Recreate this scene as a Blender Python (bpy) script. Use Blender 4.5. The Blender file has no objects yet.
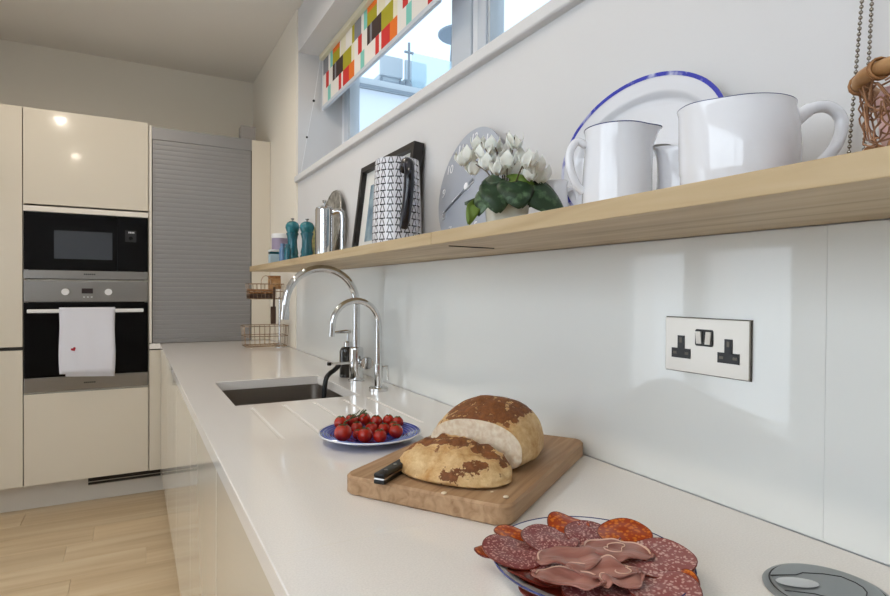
import bpy, bmesh, math, random
from mathutils import Vector, Matrix
random.seed(7)
PI = math.pi
sc = bpy.context.scene
col = sc.collection

# ---------------------------------------------------------------- camera
FPX = 570.24
YAW, PITCH, ROLL = (math.radians(a) for a in (28.76, 0.71, 0.369))
CAMZ = 1.22
def _axes():
    r = Vector((math.cos(YAW), -math.sin(YAW), 0)); f = Vector((math.sin(YAW), math.cos(YAW), 0)); u = Vector((0, 0, 1))
    f2 = f*math.cos(PITCH) - u*math.sin(PITCH); u2 = u*math.cos(PITCH) + f*math.sin(PITCH)
    return r*math.cos(ROLL) + u2*math.sin(ROLL), u2*math.cos(ROLL) - r*math.sin(ROLL), f2
RIGHT, UP, FWD = _axes()
cam_d = bpy.data.cameras.new('camera'); cam = bpy.data.objects.new('camera', cam_d); col.objects.link(cam)
cam_d.sensor_width = 36; cam_d.lens = FPX/890*36; cam_d.clip_start = 0.02
M = Matrix.Identity(4)
for i in range(3):
    M[i][0] = RIGHT[i]; M[i][1] = UP[i]; M[i][2] = -FWD[i]
M[2][3] = CAMZ
cam.matrix_world = M
sc.camera = cam
def ray(px, py): return RIGHT*(px-445) - UP*(py-298) + FWD*FPX
def on_x(px, py, X): d = ray(px, py); d = d*(X/d.x); return Vector((d.x, d.y, d.z+CAMZ))
def on_y(px, py, Y): d = ray(px, py); d = d*(Y/d.y); return Vector((d.x, d.y, d.z+CAMZ))
def on_z(px, py, Z): d = ray(px, py); d = d*((Z-CAMZ)/d.z); return Vector((d.x, d.y, d.z+CAMZ))

# ---------------------------------------------------------------- world, lights, exposure
sc.view_settings.view_transform = 'Standard'; sc.view_settings.look = 'None'
sc.view_settings.gamma = 1.0; sc.view_settings.use_curve_mapping = False
sc.view_settings.exposure = 0.12
w = bpy.data.worlds.new('sky'); sc.world = w; w.use_nodes = True
bg = w.node_tree.nodes['Background']; bg.inputs[0].default_value = (0.66, 0.83, 1.0, 1); bg.inputs[1].default_value = 1.42
def area(name, loc, rot, sx, sy, power, color):
    d = bpy.data.lights.new(name, 'AREA'); d.shape = 'RECTANGLE'; d.size = sx; d.size_y = sy; d.energy = power; d.color = color
    o = bpy.data.objects.new(name, d); col.objects.link(o); o.location = loc; o.rotation_euler = rot
    return o
# added area lights standing in for daylight behind the unseen opposite windows
area('added_high_window_light', (-1.58, -0.3, 1.775), (0, -PI/2, 0), 1.05, 2.8, 22.5, (0.90, 0.95, 1.0))
area('added_window_light_a', (-1.58, 2.035, 0.77), (0, -PI/2, 0), 1.40, 0.54, 4.2, (0.94, 0.97, 1.0))
area('added_window_light_b', (-1.58, 2.675, 0.77), (0, -PI/2, 0), 1.40, 0.48, 3.7, (0.94, 0.97, 1.0))
DOWNLIGHTS = [(-0.55, 2.9), (-0.55, 1.45), (-0.55, -0.1), (0.12, 2.4)]
DOWN_POWER = (22, 18, 18, 15)

# ---------------------------------------------------------------- materials
def srgb(r, g, b):
    f = lambda c: (c/255/12.92) if c/255 <= 0.04045 else ((c/255+0.055)/1.055)**2.4
    return (f(r), f(g), f(b), 1)
MATS = {}
def mat(name, rgb, rough=0.5, metal=0.0, coat=0.0, trans=0.0, ior=1.45, var=0.0, scale=30, bump=0.0, bscale=80, stretch=(1, 1, 1), rgb2=None, sss=0.0, alpha=1.0, spec=0.5, detail=4, ramp=(0.35, 0.65)):
    m = bpy.data.materials.new(name); m.use_nodes = True; MATS[name] = m
    nt = m.node_tree; b = nt.nodes['Principled BSDF']
    c = srgb(*rgb)
    b.inputs['Base Color'].default_value = c; b.inputs['Roughness'].default_value = rough; b.inputs['Metallic'].default_value = metal
    b.inputs['Coat Weight'].default_value = coat; b.inputs['Coat Roughness'].default_value = 0.03
    b.inputs['Transmission Weight'].default_value = trans; b.inputs['IOR'].default_value = ior; b.inputs['Alpha'].default_value = alpha
    b.inputs['Specular IOR Level'].default_value = spec
    if sss: b.inputs['Subsurface Weight'].default_value = sss; b.inputs['Subsurface Radius'].default_value = (0.01, 0.006, 0.004); b.inputs['Subsurface Scale'].default_value = 0.5
    if var or rgb2 or bump:
        tc = nt.nodes.new('ShaderNodeTexCoord'); mp = nt.nodes.new('ShaderNodeMapping'); mp.inputs['Scale'].default_value = stretch
        nt.links.new(tc.outputs['Object'], mp.inputs[0])
    if var or rgb2:
        n = nt.nodes.new('ShaderNodeTexNoise'); n.inputs['Scale'].default_value = scale; n.inputs['Detail'].default_value = detail
        nt.links.new(mp.outputs[0], n.inputs['Vector'])
        r = nt.nodes.new('ShaderNodeValToRGB'); r.color_ramp.elements[0].position = ramp[0]; r.color_ramp.elements[1].position = ramp[1]
        c2 = srgb(*rgb2) if rgb2 else tuple(min(1, x*(1+var)) for x in c[:3]) + (1,)
        c1 = c if rgb2 else tuple(x*(1-var) for x in c[:3]) + (1,)
        r.color_ramp.elements[0].color = c1; r.color_ramp.elements[1].color = c2
        nt.links.new(n.outputs['Fac'], r.inputs[0]); nt.links.new(r.outputs[0], b.inputs['Base Color'])
    if bump:
        n2 = nt.nodes.new('ShaderNodeTexNoise'); n2.inputs['Scale'].default_value = bscale; n2.inputs['Detail'].default_value = 3
        nt.links.new(mp.outputs[0], n2.inputs['Vector'])
        bp = nt.nodes.new('ShaderNodeBump'); bp.inputs['Strength'].default_value = bump; bp.inputs['Distance'].default_value = 0.004
        nt.links.new(n2.outputs['Fac'], bp.inputs['Height']); nt.links.new(bp.outputs[0], b.inputs['Normal'])
    return m
def emit(name, rgb, s):
    m = bpy.data.materials.new(name); m.use_nodes = True; MATS[name] = m
    b = m.node_tree.nodes['Principled BSDF']; b.inputs['Emission Color'].default_value = srgb(*rgb); b.inputs['Emission Strength'].default_value = s
    return m
def wood(name, c1, c2, c3, axis, rough=0.45, scale=1.0, rnd=0.0, knots=False):
    m = bpy.data.materials.new(name); m.use_nodes = True; MATS[name] = m
    nt = m.node_tree; N = nt.nodes; L = nt.links; b = N['Principled BSDF']; b.inputs['Roughness'].default_value = rough
    tc = N.new('ShaderNodeTexCoord'); mp = N.new('ShaderNodeMapping'); s = [14*scale]*3; s[axis] = 0.9*scale
    mp.inputs['Scale'].default_value = s
    L.new(tc.outputs['Object'], mp.inputs[0])
    oi = N.new('ShaderNodeObjectInfo'); ad = N.new('ShaderNodeVectorMath'); ad.operation = 'ADD'
    sm = N.new('ShaderNodeVectorMath'); sm.operation = 'SCALE'; sm.inputs[0].default_value = (31, 17, 23); L.new(oi.outputs['Random'], sm.inputs['Scale'])
    L.new(mp.outputs[0], ad.inputs[0]); L.new(sm.outputs[0], ad.inputs[1])
    n = N.new('ShaderNodeTexNoise'); n.inputs['Scale'].default_value = 2.2; n.inputs['Detail'].default_value = 8; n.inputs['Distortion'].default_value = 0.9
    L.new(ad.outputs[0], n.inputs['Vector'])
    r = N.new('ShaderNodeValToRGB'); e = r.color_ramp.elements
    e[0].position = 0.3; e[0].color = srgb(*c1); e[1].position = 0.72; e[1].color = srgb(*c3)
    k = e.new(0.5); k.color = srgb(*c2)
    L.new(n.outputs['Fac'], r.inputs[0]); out = r.outputs[0]
    if rnd:
        hs = N.new('ShaderNodeHueSaturation'); mr = N.new('ShaderNodeMapRange'); mr.inputs[3].default_value = 1-rnd; mr.inputs[4].default_value = 1+rnd
        L.new(oi.outputs['Random'], mr.inputs[0]); L.new(mr.outputs[0], hs.inputs['Value']); L.new(out, hs.inputs['Color']); out = hs.outputs[0]
    if knots:
        v = N.new('ShaderNodeTexVoronoi'); v.inputs['Scale'].default_value = 2.4; mp2 = N.new('ShaderNodeMapping'); s2 = [1.6]*3; s2[axis] = 0.8
        mp2.inputs['Scale'].default_value = s2; L.new(tc.outputs['Object'], mp2.inputs[0])
        ad2 = N.new('ShaderNodeVectorMath'); ad2.operation = 'ADD'; L.new(mp2.outputs[0], ad2.inputs[0]); L.new(sm.outputs[0], ad2.inputs[1]); L.new(ad2.outputs[0], v.inputs['Vector'])
        rr = N.new('ShaderNodeValToRGB'); rr.color_ramp.elements[0].position = 0.02; rr.color_ramp.elements[1].position = 0.10
        rr.color_ramp.elements[0].color = (0.25, 0.25, 0.25, 1); rr.color_ramp.elements[1].color = (1, 1, 1, 1)
        L.new(v.outputs['Distance'], rr.inputs[0])
        mx = N.new('ShaderNodeMixRGB'); mx.blend_type = 'MULTIPLY'; mx.inputs[0].default_value = 0.8; L.new(out, mx.inputs[1]); L.new(rr.outputs[0], mx.inputs[2]); out = mx.outputs[0]
    L.new(out, b.inputs['Base Color'])
    bp = N.new('ShaderNodeBump'); bp.inputs['Strength'].default_value = 0.12; bp.inputs['Distance'].default_value = 0.002
    L.new(n.outputs['Fac'], bp.inputs['Height']); L.new(bp.outputs[0], b.inputs['Normal'])
    return m

mat('wall_white', (215, 215, 216), 0.7, bump=0.03, bscale=200)
mat('ceiling_paint', (232, 227, 219), 0.8)
mat('wall_cream_lamplit', (238, 232, 219), 0.7)  # cream tone, warmed to carry the lamp bounce at the far end
mat('cream_gloss', (217, 209, 193), 0.12, coat=0.3)
mat('cream_edge', (230, 225, 214), 0.35)
mat('plinth', (214, 208, 198), 0.4)
mat('worktop', (244, 240, 235), 0.10, coat=0.25, var=0.035, scale=420, detail=2)
mat('gap_shade', (40, 34, 28), 0.6)  # shade inside gaps and slots, put into the colour
mat('channel', (190, 182, 168), 0.35)
mat('splash', (236, 238, 235), 0.03, spec=0.6)
mat('splash_edge', (120, 138, 132), 0.1)
mat('chrome', (214, 214, 214), 0.06, metal=1.0)
mat('steel', (150, 146, 141), 0.30, metal=1.0, var=0.03, scale=60, stretch=(1, 1, 20))
mat('sink_steel', (138, 130, 122), 0.34, metal=0.85)
mat('socket_steel', (206, 201, 193), 0.36, metal=0.85)
mat('socket_side', (90, 84, 76), 0.3, metal=0.8)
mat('black_glass', (13, 13, 14), 0.10, spec=0.16)
mat('black_plastic', (22, 22, 23), 0.35)
mat('mw_window', (62, 66, 72), 0.12)
mat('tambour', (148, 147, 147), 0.42, metal=0.4)
mat('tambour_dark', (70, 66, 62), 0.4, metal=0.5)
mat('white_plastic', (230, 230, 230), 0.35)
mat('towel', (222, 223, 232), 0.9, bump=0.25, bscale=300)
mat('red_print', (168, 28, 52), 0.8)
mat('window_frame', (226, 230, 236), 0.35)
mat('window_grey', (196, 204, 214), 0.4)
mat('glass', (255, 255, 255), 0.0, trans=1.0, ior=1.02, spec=0.2)
mat('balus_glass', (205, 232, 242), 0.02, alpha=0.35)
mat('terrace_white', (232, 236, 242), 0.8)
mat('terrace_grey', (196, 202, 206), 0.7)
mat('terrace_dark', (140, 148, 156), 0.6)
wood('oak_shelf', (166, 142, 106), (186, 163, 126), (198, 178, 144), 1, 0.5, 1.0)
wood('oak_floor', (194, 168, 132), (208, 184, 148), (218, 198, 166), 0, 0.42, 0.45, rnd=0.07, knots=True)
wood('board_wood', (150, 114, 80), (176, 140, 104), (192, 158, 122), 0, 0.55, 2.2)
mat('ceramic_white', (232, 234, 240), 0.08, coat=0.6)
mat('ceramic_cream', (226, 226, 212), 0.15, coat=0.4)
mat('rim_blue', (58, 66, 118), 0.2)
mat('platter_blue', (64, 70, 178), 0.25, rgb2=(214, 218, 238), scale=26, detail=6, ramp=(0.52, 0.66))
mat('plate_blue', (70, 84, 168), 0.12, coat=0.5)
mat('plate_blue_light', (132, 148, 210), 0.12, coat=0.5)
mat('plate_foot', (74, 72, 92), 0.3)
mat('tomato', (150, 14, 10), 0.14, coat=0.3, rgb2=(190, 44, 16), scale=22, sss=0.05)
mat('vine', (66, 84, 34), 0.6)
mat('leaf', (34, 58, 34), 0.4, rgb2=(92, 120, 84), scale=60, detail=5, ramp=(0.52, 0.72))
mat('leaf_light', (98, 122, 44), 0.5)
mat('petal', (240, 242, 234), 0.5, sss=0.15)
mat('stem', (84, 70, 54), 0.6)
mat('soil', (50, 36, 26), 0.9)
mat('teal', (26, 112, 124), 0.22, coat=0.4)
mat('teal_dark', (22, 96, 112), 0.22, coat=0.4)
mat('mauve', (152, 140, 164), 0.4)
mat('blue_jar', (92, 128, 170), 0.15, coat=0.3)
mat('pale_blue', (176, 200, 214), 0.2)
mat('packet', (120, 136, 84), 0.6, rgb2=(206, 190, 130), scale=70)
mat('silver_relief', (206, 204, 198), 0.34, metal=0.8, bump=1.0, bscale=45, rgb2=(140, 138, 130), scale=40)
mat('frame_black', (34, 31, 30), 0.45)
mat('mount_white', (226, 226, 222), 0.7)
mat('print_blue', (78, 106, 128), 0.6, rgb2=(150, 170, 180), scale=14)
mat('clock_glass', (188, 194, 206), 0.12, alpha=0.90, coat=0.3)
mat('clock_white', (246, 247, 250), 0.4)
mat('clock_grey', (120, 128, 138), 0.4)
mat('handle_black', (20, 22, 34), 0.18, coat=0.5)
mat('bamboo', (186, 146, 100), 0.45, rgb2=(150, 108, 66), scale=40)
mat('cane_dark', (128, 84, 48), 0.6, rgb2=(164, 118, 72), scale=70)
mat('copper_wire', (150, 112, 84), 0.35, metal=0.6)
mat('pink_cloth', (236, 214, 208), 0.9, rgb2=(224, 182, 186), scale=18)
mat('bead', (150, 144, 134), 0.18, metal=1.0)
mat('white_cord', (236, 238, 240), 0.5)
mat('wire_warm', (176, 150, 124), 0.22, metal=1.0)
mat('utensil_dark', (70, 50, 38), 0.6)
mat('soap_dark', (46, 44, 42), 0.12, coat=0.5)
mat('grey_box', (150, 146, 142), 0.6)
mat('popup_grey', (146, 152, 154), 0.32, metal=0.35)
mat('popup_dark', (48, 50, 52), 0.5)
mat('crumb', (240, 226, 204), 0.9, rgb2=(222, 200, 170), scale=120, bump=0.9, bscale=110, detail=6, sss=0.1)
mat('knife_steel', (200, 200, 200), 0.15, metal=1.0)
mat('plate_white', (236, 236, 238), 0.10, coat=0.5)
mat('ham', (146, 90, 80), 0.28, rgb2=(184, 132, 120), scale=16, bump=0.2, bscale=60, stretch=(1, 4, 1), sss=0.1)
mat('ham_fat', (226, 190, 170), 0.35, sss=0.1)
mat('chorizo_skin', (110, 34, 22), 0.3)
mat('ink', (40, 40, 42), 0.5)
mat('display', (40, 26, 28), 0.1)
mat('olive', (168, 160, 36), 0.85); mat('fab_white', (232, 228, 222), 0.85); mat('fab_grey', (128, 130, 136), 0.85); mat('fab_brown', (64, 48, 44), 0.85)
mat('fab_red', (204, 50, 46), 0.85); mat('fab_orange', (226, 116, 36), 0.85); mat('fab_teal', (130, 202, 190), 0.85); mat('fab_cream', (228, 222, 196), 0.85)
emit('lamp_glow', (255, 226, 180), 7)

def speckle(name, base, spots, scale, thr):
    m = mat(name, base, 0.32, coat=0.15, sss=0.1); nt = m.node_tree; N = nt.nodes; L = nt.links; b = N['Principled BSDF']
    tc = N.new('ShaderNodeTexCoord'); v = N.new('ShaderNodeTexVoronoi'); v.inputs['Scale'].default_value = scale; v.inputs['Randomness'].default_value = 1
    n = N.new('ShaderNodeTexNoise'); n.inputs['Scale'].default_value = scale*0.6; mx = N.new('ShaderNodeVectorMath'); mx.operation = 'MULTIPLY_ADD'
    L.new(tc.outputs['Object'], n.inputs['Vector']); L.new(n.outputs['Color'], mx.inputs[0]); mx.inputs[1].default_value = (0.006,)*3; L.new(tc.outputs['Object'], mx.inputs[2])
    L.new(mx.outputs[0], v.inputs['Vector'])
    r = N.new('ShaderNodeValToRGB'); e = r.color_ramp.elements
    e[0].position = thr; e[0].color = srgb(*spots); e[1].position = thr+0.22; e[1].color = srgb(*base)
    L.new(v.outputs['Distance'], r.inputs[0]); L.new(r.outputs[0], b.inputs['Base Color'])
    return m
speckle('salami', (132, 64, 66), (210, 164, 156), 290, 0.24)
speckle('chorizo', (164, 60, 20), (212, 118, 36), 190, 0.30)
speckle('salami_pale', (152, 86, 84), (216, 178, 168), 240, 0.27)

def crust(name, dark_axis):     # baked crust: pale at the sides, a cracked dark brown paste on top
    m = mat(name, (200, 150, 88), 0.6); nt = m.node_tree; N = nt.nodes; L = nt.links; b = N['Principled BSDF']
    tc = N.new('ShaderNodeTexCoord'); n1 = N.new('ShaderNodeTexNoise'); n1.inputs['Scale'].default_value = 70; n1.inputs['Detail'].default_value = 6; n1.inputs['Roughness'].default_value = 0.65
    n2 = N.new('ShaderNodeTexNoise'); n2.inputs['Scale'].default_value = 34; n2.inputs['Detail'].default_value = 7; n2.inputs['Roughness'].default_value = 0.7
    L.new(tc.outputs['Object'], n1.inputs['Vector']); L.new(tc.outputs['Object'], n2.inputs['Vector'])
    at = N.new('ShaderNodeAttribute'); at.attribute_name = 'paste'
    add = N.new('ShaderNodeMath'); add.operation = 'MULTIPLY_ADD'; L.new(n1.outputs['Fac'], add.inputs[0]); add.inputs[1].default_value = 1.3; L.new(at.outputs['Fac'], add.inputs[2])
    r = N.new('ShaderNodeValToRGB'); e = r.color_ramp.elements; e[0].position = 0.97; e[0].color = (0, 0, 0, 1); e[1].position = 1.0; e[1].color = (1, 1, 1, 1)
    L.new(add.outputs[0], r.inputs[0])
    r2 = N.new('ShaderNodeValToRGB'); e = r2.color_ramp.elements; e[0].position = 0.3; e[0].color = srgb(186, 132, 68); e[1].position = 0.68; e[1].color = srgb(238, 208, 156)
    L.new(n2.outputs['Fac'], r2.inputs[0])
    r3 = N.new('ShaderNodeValToRGB'); e = r3.color_ramp.elements; e[0].position = 0.35; e[0].color = srgb(98, 54, 26); e[1].position = 0.7; e[1].color = srgb(150, 92, 46)
    L.new(n1.outputs['Fac'], r3.inputs[0])
    mx = N.new('ShaderNodeMixRGB'); L.new(r.outputs[0], mx.inputs[0]); L.new(r2.outputs[0], mx.inputs[1]); L.new(r3.outputs[0], mx.inputs[2]); L.new(mx.outputs[0], b.inputs['Base Color'])
    bp = N.new('ShaderNodeBump'); bp.inputs['Strength'].default_value = 0.8; bp.inputs['Distance'].default_value = 0.004
    L.new(add.outputs[0], bp.inputs['Height']); L.new(bp.outputs[0], b.inputs['Normal'])
crust('crust', 2)

def jug_pattern():              # rows of little black fork marks printed round a white cylinder
    m = mat('jug_print', (226, 226, 232), 0.25, coat=0.3); nt = m.node_tree; N = nt.nodes; L = nt.links; b = N['Principled BSDF']
    tc = N.new('ShaderNodeTexCoord'); sp = N.new('ShaderNodeSeparateXYZ'); L.new(tc.outputs['Object'], sp.inputs[0])
    def mth(op, a, c=None, d=None):
        n = N.new('ShaderNodeMath'); n.operation = op
        for i, x in enumerate((a, c, d)):
            if x is None: continue
            if isinstance(x, (int, float)): n.inputs[i].default_value = x
            else: L.new(x, n.inputs[i])
        return n.outputs[0]
    ang = mth('ARCTAN2', sp.outputs['Y'], sp.outputs['X'])
    u = mth('FRACT', mth('MULTIPLY', ang, 18/(2*PI)*1.0)); v = mth('FRACT', mth('MULTIPLY', sp.outputs['Z'], 1/0.0180))
    du = mth('ABSOLUTE', mth('SUBTRACT', u, 0.5))
    hbar = mth('MULTIPLY', mth('LESS_THAN', v, 0.17), mth('LESS_THAN', du, 0.42))
    slant = mth('LESS_THAN', mth('ABSOLUTE', mth('SUBTRACT', mth('ADD', du, mth('MULTIPLY', v, 0.28)), 0.36)), 0.055)
    k = mth('MAXIMUM', hbar, slant)
    mx = N.new('ShaderNodeMixRGB'); L.new(k, mx.inputs[0]); mx.inputs[1].default_value = srgb(228, 228, 234); mx.inputs[2].default_value = srgb(34, 34, 44)
    L.new(mx.outputs[0], b.inputs['Base Color'])
jug_pattern()

# ---------------------------------------------------------------- helpers
def box(bm, x0, x1, y0, y1, z0, z1, bev=0.0, seg=2):
    vs = [bm.verts.new(p) for p in ((x0, y0, z0), (x1, y0, z0), (x1, y1, z0), (x0, y1, z0), (x0, y0, z1), (x1, y0, z1), (x1, y1, z1), (x0, y1, z1))]
    fs = [bm.faces.new([vs[i] for i in q]) for q in ((0, 3, 2, 1), (4, 5, 6, 7), (0, 1, 5, 4), (1, 2, 6, 5), (2, 3, 7, 6), (3, 0, 4, 7))]
    if bev:
        es = list({e for f in fs for e in f.edges})
        bmesh.ops.bevel(bm, geom=es, offset=bev, segments=seg, affect='EDGES', profile=0.5)
    return bm
def B(*a, **k): return box(bmesh.new(), *a, **k)
def lathe(bm, prof, n=32, cx=0, cy=0, sx=1.0, sy=1.0):
    rings = []
    for r, z in prof:
        if r < 1e-6: rings.append([bm.verts.new((cx, cy, z))])
        else: rings.append([bm.verts.new((cx+r*sx*math.cos(2*PI*i/n), cy+r*sy*math.sin(2*PI*i/n), z)) for i in range(n)])
    for a, b in zip(rings, rings[1:]):
        for i in range(n):
            j = (i+1) % n
            if len(a) == 1 and len(b) == 1: continue
            if len(a) == 1: bm.faces.new((a[0], b[j], b[i]))
            elif len(b) == 1: bm.faces.new((a[i], a[j], b[0]))
            else: bm.faces.new((a[i], a[j], b[j], b[i]))
    return bm
def LT(prof, n=32, **k): return lathe(bmesh.new(), prof, n, **k)
def tube(bm, pts, r, n=10, closed=False):
    pts = [Vector(p) for p in pts]; m = len(pts); rs = r if isinstance(r, (list, tuple)) else [r]*m
    rings = []; up = None
    for i, p in enumerate(pts):
        if closed: t = pts[(i+1) % m]-pts[i-1]
        else: t = pts[min(i+1, m-1)]-pts[max(i-1, 0)]
        t.normalize()
        if up is None: up = Vector((0, 0, 1)) if abs(t.z) < 0.9 else Vector((1, 0, 0))
        a = up - t*up.dot(t)
        if a.length < 1e-5: a = t.orthogonal()
        a.normalize(); up = a; b = t.cross(a)
        rings.append([bm.verts.new(p + (a*math.cos(2*PI*k/n)+b*math.sin(2*PI*k/n))*rs[i]) for k in range(n)])
    for i in range(m if closed else m-1):
        A, C = rings[i], rings[(i+1) % m]
        for k in range(n): bm.faces.new((A[k], A[(k+1) % n], C[(k+1) % n], C[k]))
    if not closed:
        bm.faces.new(rings[0][::-1]); bm.faces.new(rings[-1])
    return bm
def TB(pts, r, n=10, closed=False): return tube(bmesh.new(), pts, r, n, closed)
def prism(bm, poly, h0, h1, f):     # poly in 2-D, f maps (u, v, h) to a point
    a = [bm.verts.new(f(u, v, h0)) for u, v in poly]; b = [bm.verts.new(f(u, v, h1)) for u, v in poly]; n = len(poly)
    bm.faces.new(a[::-1]); bm.faces.new(b)
    for i in range(n): bm.faces.new((a[i], a[(i+1) % n], b[(i+1) % n], b[i]))
    return bm
def ball(bm, c, r, n=10, sz=1.0, m=None):
    m = m or max(5, n//2+1); c = Vector(c)
    prof = [(r*math.sin(PI*i/m), -r*sz*math.cos(PI*i/m)) for i in range(m+1)]; prof[0] = (0, -r*sz); prof[-1] = (0, r*sz)
    k = len(bm.verts); lathe(bm, prof, n); bm.verts.ensure_lookup_table()
    for v in bm.verts[k:]: v.co += c
    return bm
def arc(c, r, a0, a1, n, f):
    return [f(c[0]+r*math.cos(a0+(a1-a0)*i/n), c[1]+r*math.sin(a0+(a1-a0)*i/n)) for i in range(n+1)]
def spline(pts, n=8):
    P = [Vector(p) for p in pts]; P = [2*P[0]-P[1]]+P+[2*P[-1]-P[-2]]; out = []
    for i in range(1, len(P)-2):
        for k in range(n):
            t = k/n; a, b, c, d = P[i-1:i+3]
            out.append(0.5*((2*b)+(c-a)*t+(2*a-5*b+4*c-d)*t*t+(3*b-a-3*c+d)*t**3))
    out.append(P[-2]); return out
def rrect(w, h, r, n=5):
    out = []
    for cx, cy, a in ((w/2-r, h/2-r, 0), (-w/2+r, h/2-r, PI/2), (-w/2+r, -h/2+r, PI), (w/2-r, -h/2+r, 1.5*PI)):
        out += [(cx+r*math.cos(a+PI/2*i/n), cy+r*math.sin(a+PI/2*i/n)) for i in range(n+1)]
    return out
def obj(name, bm, m, parent=None, world=False, smooth=True, angle=40, flip=True):
    if flip: bmesh.ops.recalc_face_normals(bm, faces=bm.faces)
    me = bpy.data.meshes.new(name); bm.to_mesh(me); bm.free()
    for x in (m if isinstance(m, (list, tuple)) else [m]): me.materials.append(MATS[x])
    if smooth:
        me.shade_smooth(); me.set_sharp_from_angle(angle=math.radians(angle))
    o = bpy.data.objects.new(name, me); col.objects.link(o)
    if smooth:
        wn = o.modifiers.new('flat_faces', 'WEIGHTED_NORMAL'); wn.keep_sharp = True; wn.weight = 70
    if parent is not None:
        o.parent = parent
        if world: o.location = -parent.location
    return o
def tag(o, label, cat, group=None):
    o['label'] = label; o['category'] = cat
    if group: o['group'] = group
    return o
def thing(name, label, cat, loc=(0, 0, 0), rz=0.0, group=None):
    o = bpy.data.objects.new(name, None); col.objects.link(o); o.location = loc; o.rotation_euler = (0, 0, rz); o.empty_display_size = 0.05
    return tag(o, label, cat, group)
def struct(name, bm, m, **k):
    o = obj(name, bm, m, **k); o['kind'] = 'structure'; return o
def struct_empty(name, loc=(0, 0, 0)):
    o = bpy.data.objects.new(name, None); col.objects.link(o); o.location = loc; o['kind'] = 'structure'; return o
def text_mesh(name, s, size, m, parent, mw, depth=0.0004, world=False):
    cu = bpy.data.curves.new('t', 'FONT'); cu.body = s; cu.size = size; cu.extrude = depth; cu.align_x = 'CENTER'; cu.align_y = 'CENTER'
    t = bpy.data.objects.new('t', cu); col.objects.link(t)
    dg = bpy.context.evaluated_depsgraph_get(); me = bpy.data.meshes.new_from_object(t.evaluated_get(dg)); bpy.data.objects.remove(t)
    me.name = name; me.materials.clear(); me.materials.append(MATS[m]); me.transform(mw)
    o = bpy.data.objects.new(name, me); col.objects.link(o); o.parent = parent
    if world: o.location = -parent.location
    return o
def fy(Y): return lambda u, v, h: (u, Y+h, v)      # drawn in x-z, thickness along y
def fx(X): return lambda u, v, h: (X+h, u, v)      # drawn in y-z, thickness along x
def fz(Z): return lambda u, v, h: (u, v, Z+h)

# ================================================================ THE ROOM
WX = 0.786          # face of the wall behind the worktop
XL = -1.5           # face of the opposite wall
YB, YF = 4.35, -2.1  # back wall, wall behind the camera
ZC = 2.73
CT = 0.90           # worktop surface
FY = 3.75           # front plane of the tall units

# floor: a slab with oak boards laid across the room
floor = struct('floor', B(XL-0.3, 1.12, YF-0.3, YB+0.3, -0.12, -0.018), 'plinth', smooth=False)
y = YF; k = 0
while y < YB - 0.01:
    wd = 0.19; y1 = min(y+wd, YB); x = XL - random.uniform(0, 0.9)
    while x < WX:
        ln = random.uniform(1.3, 1.9); x0 = max(x, XL); x1 = min(x+ln, WX)
        if x1-x0 > 0.05:
            bm = B(-(x1-x0)/2+0.0003, (x1-x0)/2-0.0003, -(y1-y)/2+0.0003, (y1-y)/2-0.0003, -0.018, 0, bev=0.0008, seg=1)
            o = obj('floor_plank', bm, 'oak_floor', floor, smooth=False); o.location = ((x0+x1)/2, (y+y1)/2, 0)
        x += ln
    y = y1

struct('ceiling', B(XL-0.3, 1.12, YF-0.3, YB+0.3, ZC, ZC+0.12), 'ceiling_paint', smooth=False)
struct('wall_back', B(XL-0.3, 1.12, YB, YB+0.3, 0, ZC), 'wall_cream_lamplit', smooth=False)
# wall with the long high window
WY0, WY1, WZ0, WZ1 = -0.25, 3.09, 1.797, 2.50
bm = bmesh.new()
box(bm, WX, 1.12, YF, WY0, 0, ZC); box(bm, WX, 1.12, WY1, YB, 0, ZC)
box(bm, WX, 1.12, WY0, WY1, 0, WZ0); box(bm, WX, 1.12, WY0, WY1, WZ1, ZC)
struct('wall_right', bm, 'wall_white', smooth=False)
bm = B(WX-0.009, WX, WY1+0.004, FY-0.004, CT+0.002, ZC-0.001); box(bm, WX-0.009, WX, FY-0.004, YB-0.001, 2.170, ZC-0.001)
struct('trim_1', bm, 'wall_cream_lamplit', smooth=False)
# unseen opposite wall: two low windows, one high, placed for light and reflections
bm = bmesh.new()
OPN = [(-1.75, 1.15, 1.25, 2.30), (1.75, 2.32, 0.03, 1.50), (2.42, 2.93, 0.03, 1.50)]
ys = YF
for (a, b, z0, z1) in OPN:
    box(bm, XL-0.3, XL, ys, a, 0, ZC); box(bm, XL-0.3, XL, a, b, 0, z0); box(bm, XL-0.3, XL, a, b, z1, ZC); ys = b
box(bm, XL-0.3, XL, ys, YB, 0, ZC)
struct('wall_left', bm, 'wall_white', smooth=False)
bm = B(XL-0.3, 1.12, YF-0.3, YF, 0, ZC)
struct('wall_front', bm, 'wall_white', smooth=False)
def frame_x(name, x0, x1, a, b, z0, z1, t, bars=()):
    e = struct_empty(name, ((x0+x1)/2, (a+b)/2, z0))
    bm = bmesh.new(); box(bm, x0, x1, a, a+t, z0, z1); box(bm, x0, x1, b-t, b, z0, z1); box(bm, x0, x1, a+t, b-t, z0, z0+t); box(bm, x0, x1, a+t, b-t, z1-t, z1)
    obj('window_frame', bm, 'window_frame', e, True, smooth=False)
    for c in bars: obj('mullion', B(x0, x1, c-t/2, c+t/2, z0+t, z1-t), 'window_frame', e, True, smooth=False)
    ed = [a+t]+[c for c in bars]+[b-t]
    for p, q in zip(ed, ed[1:]):
        i = 0 if p == a+t else t/2; j = 0 if q == b-t else t/2
        obj('pane', B((x0+x1)/2-0.003, (x0+x1)/2+0.003, p+i, q-j, z0+t, z1-t), 'glass', e, True, smooth=False)
    return e
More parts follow.
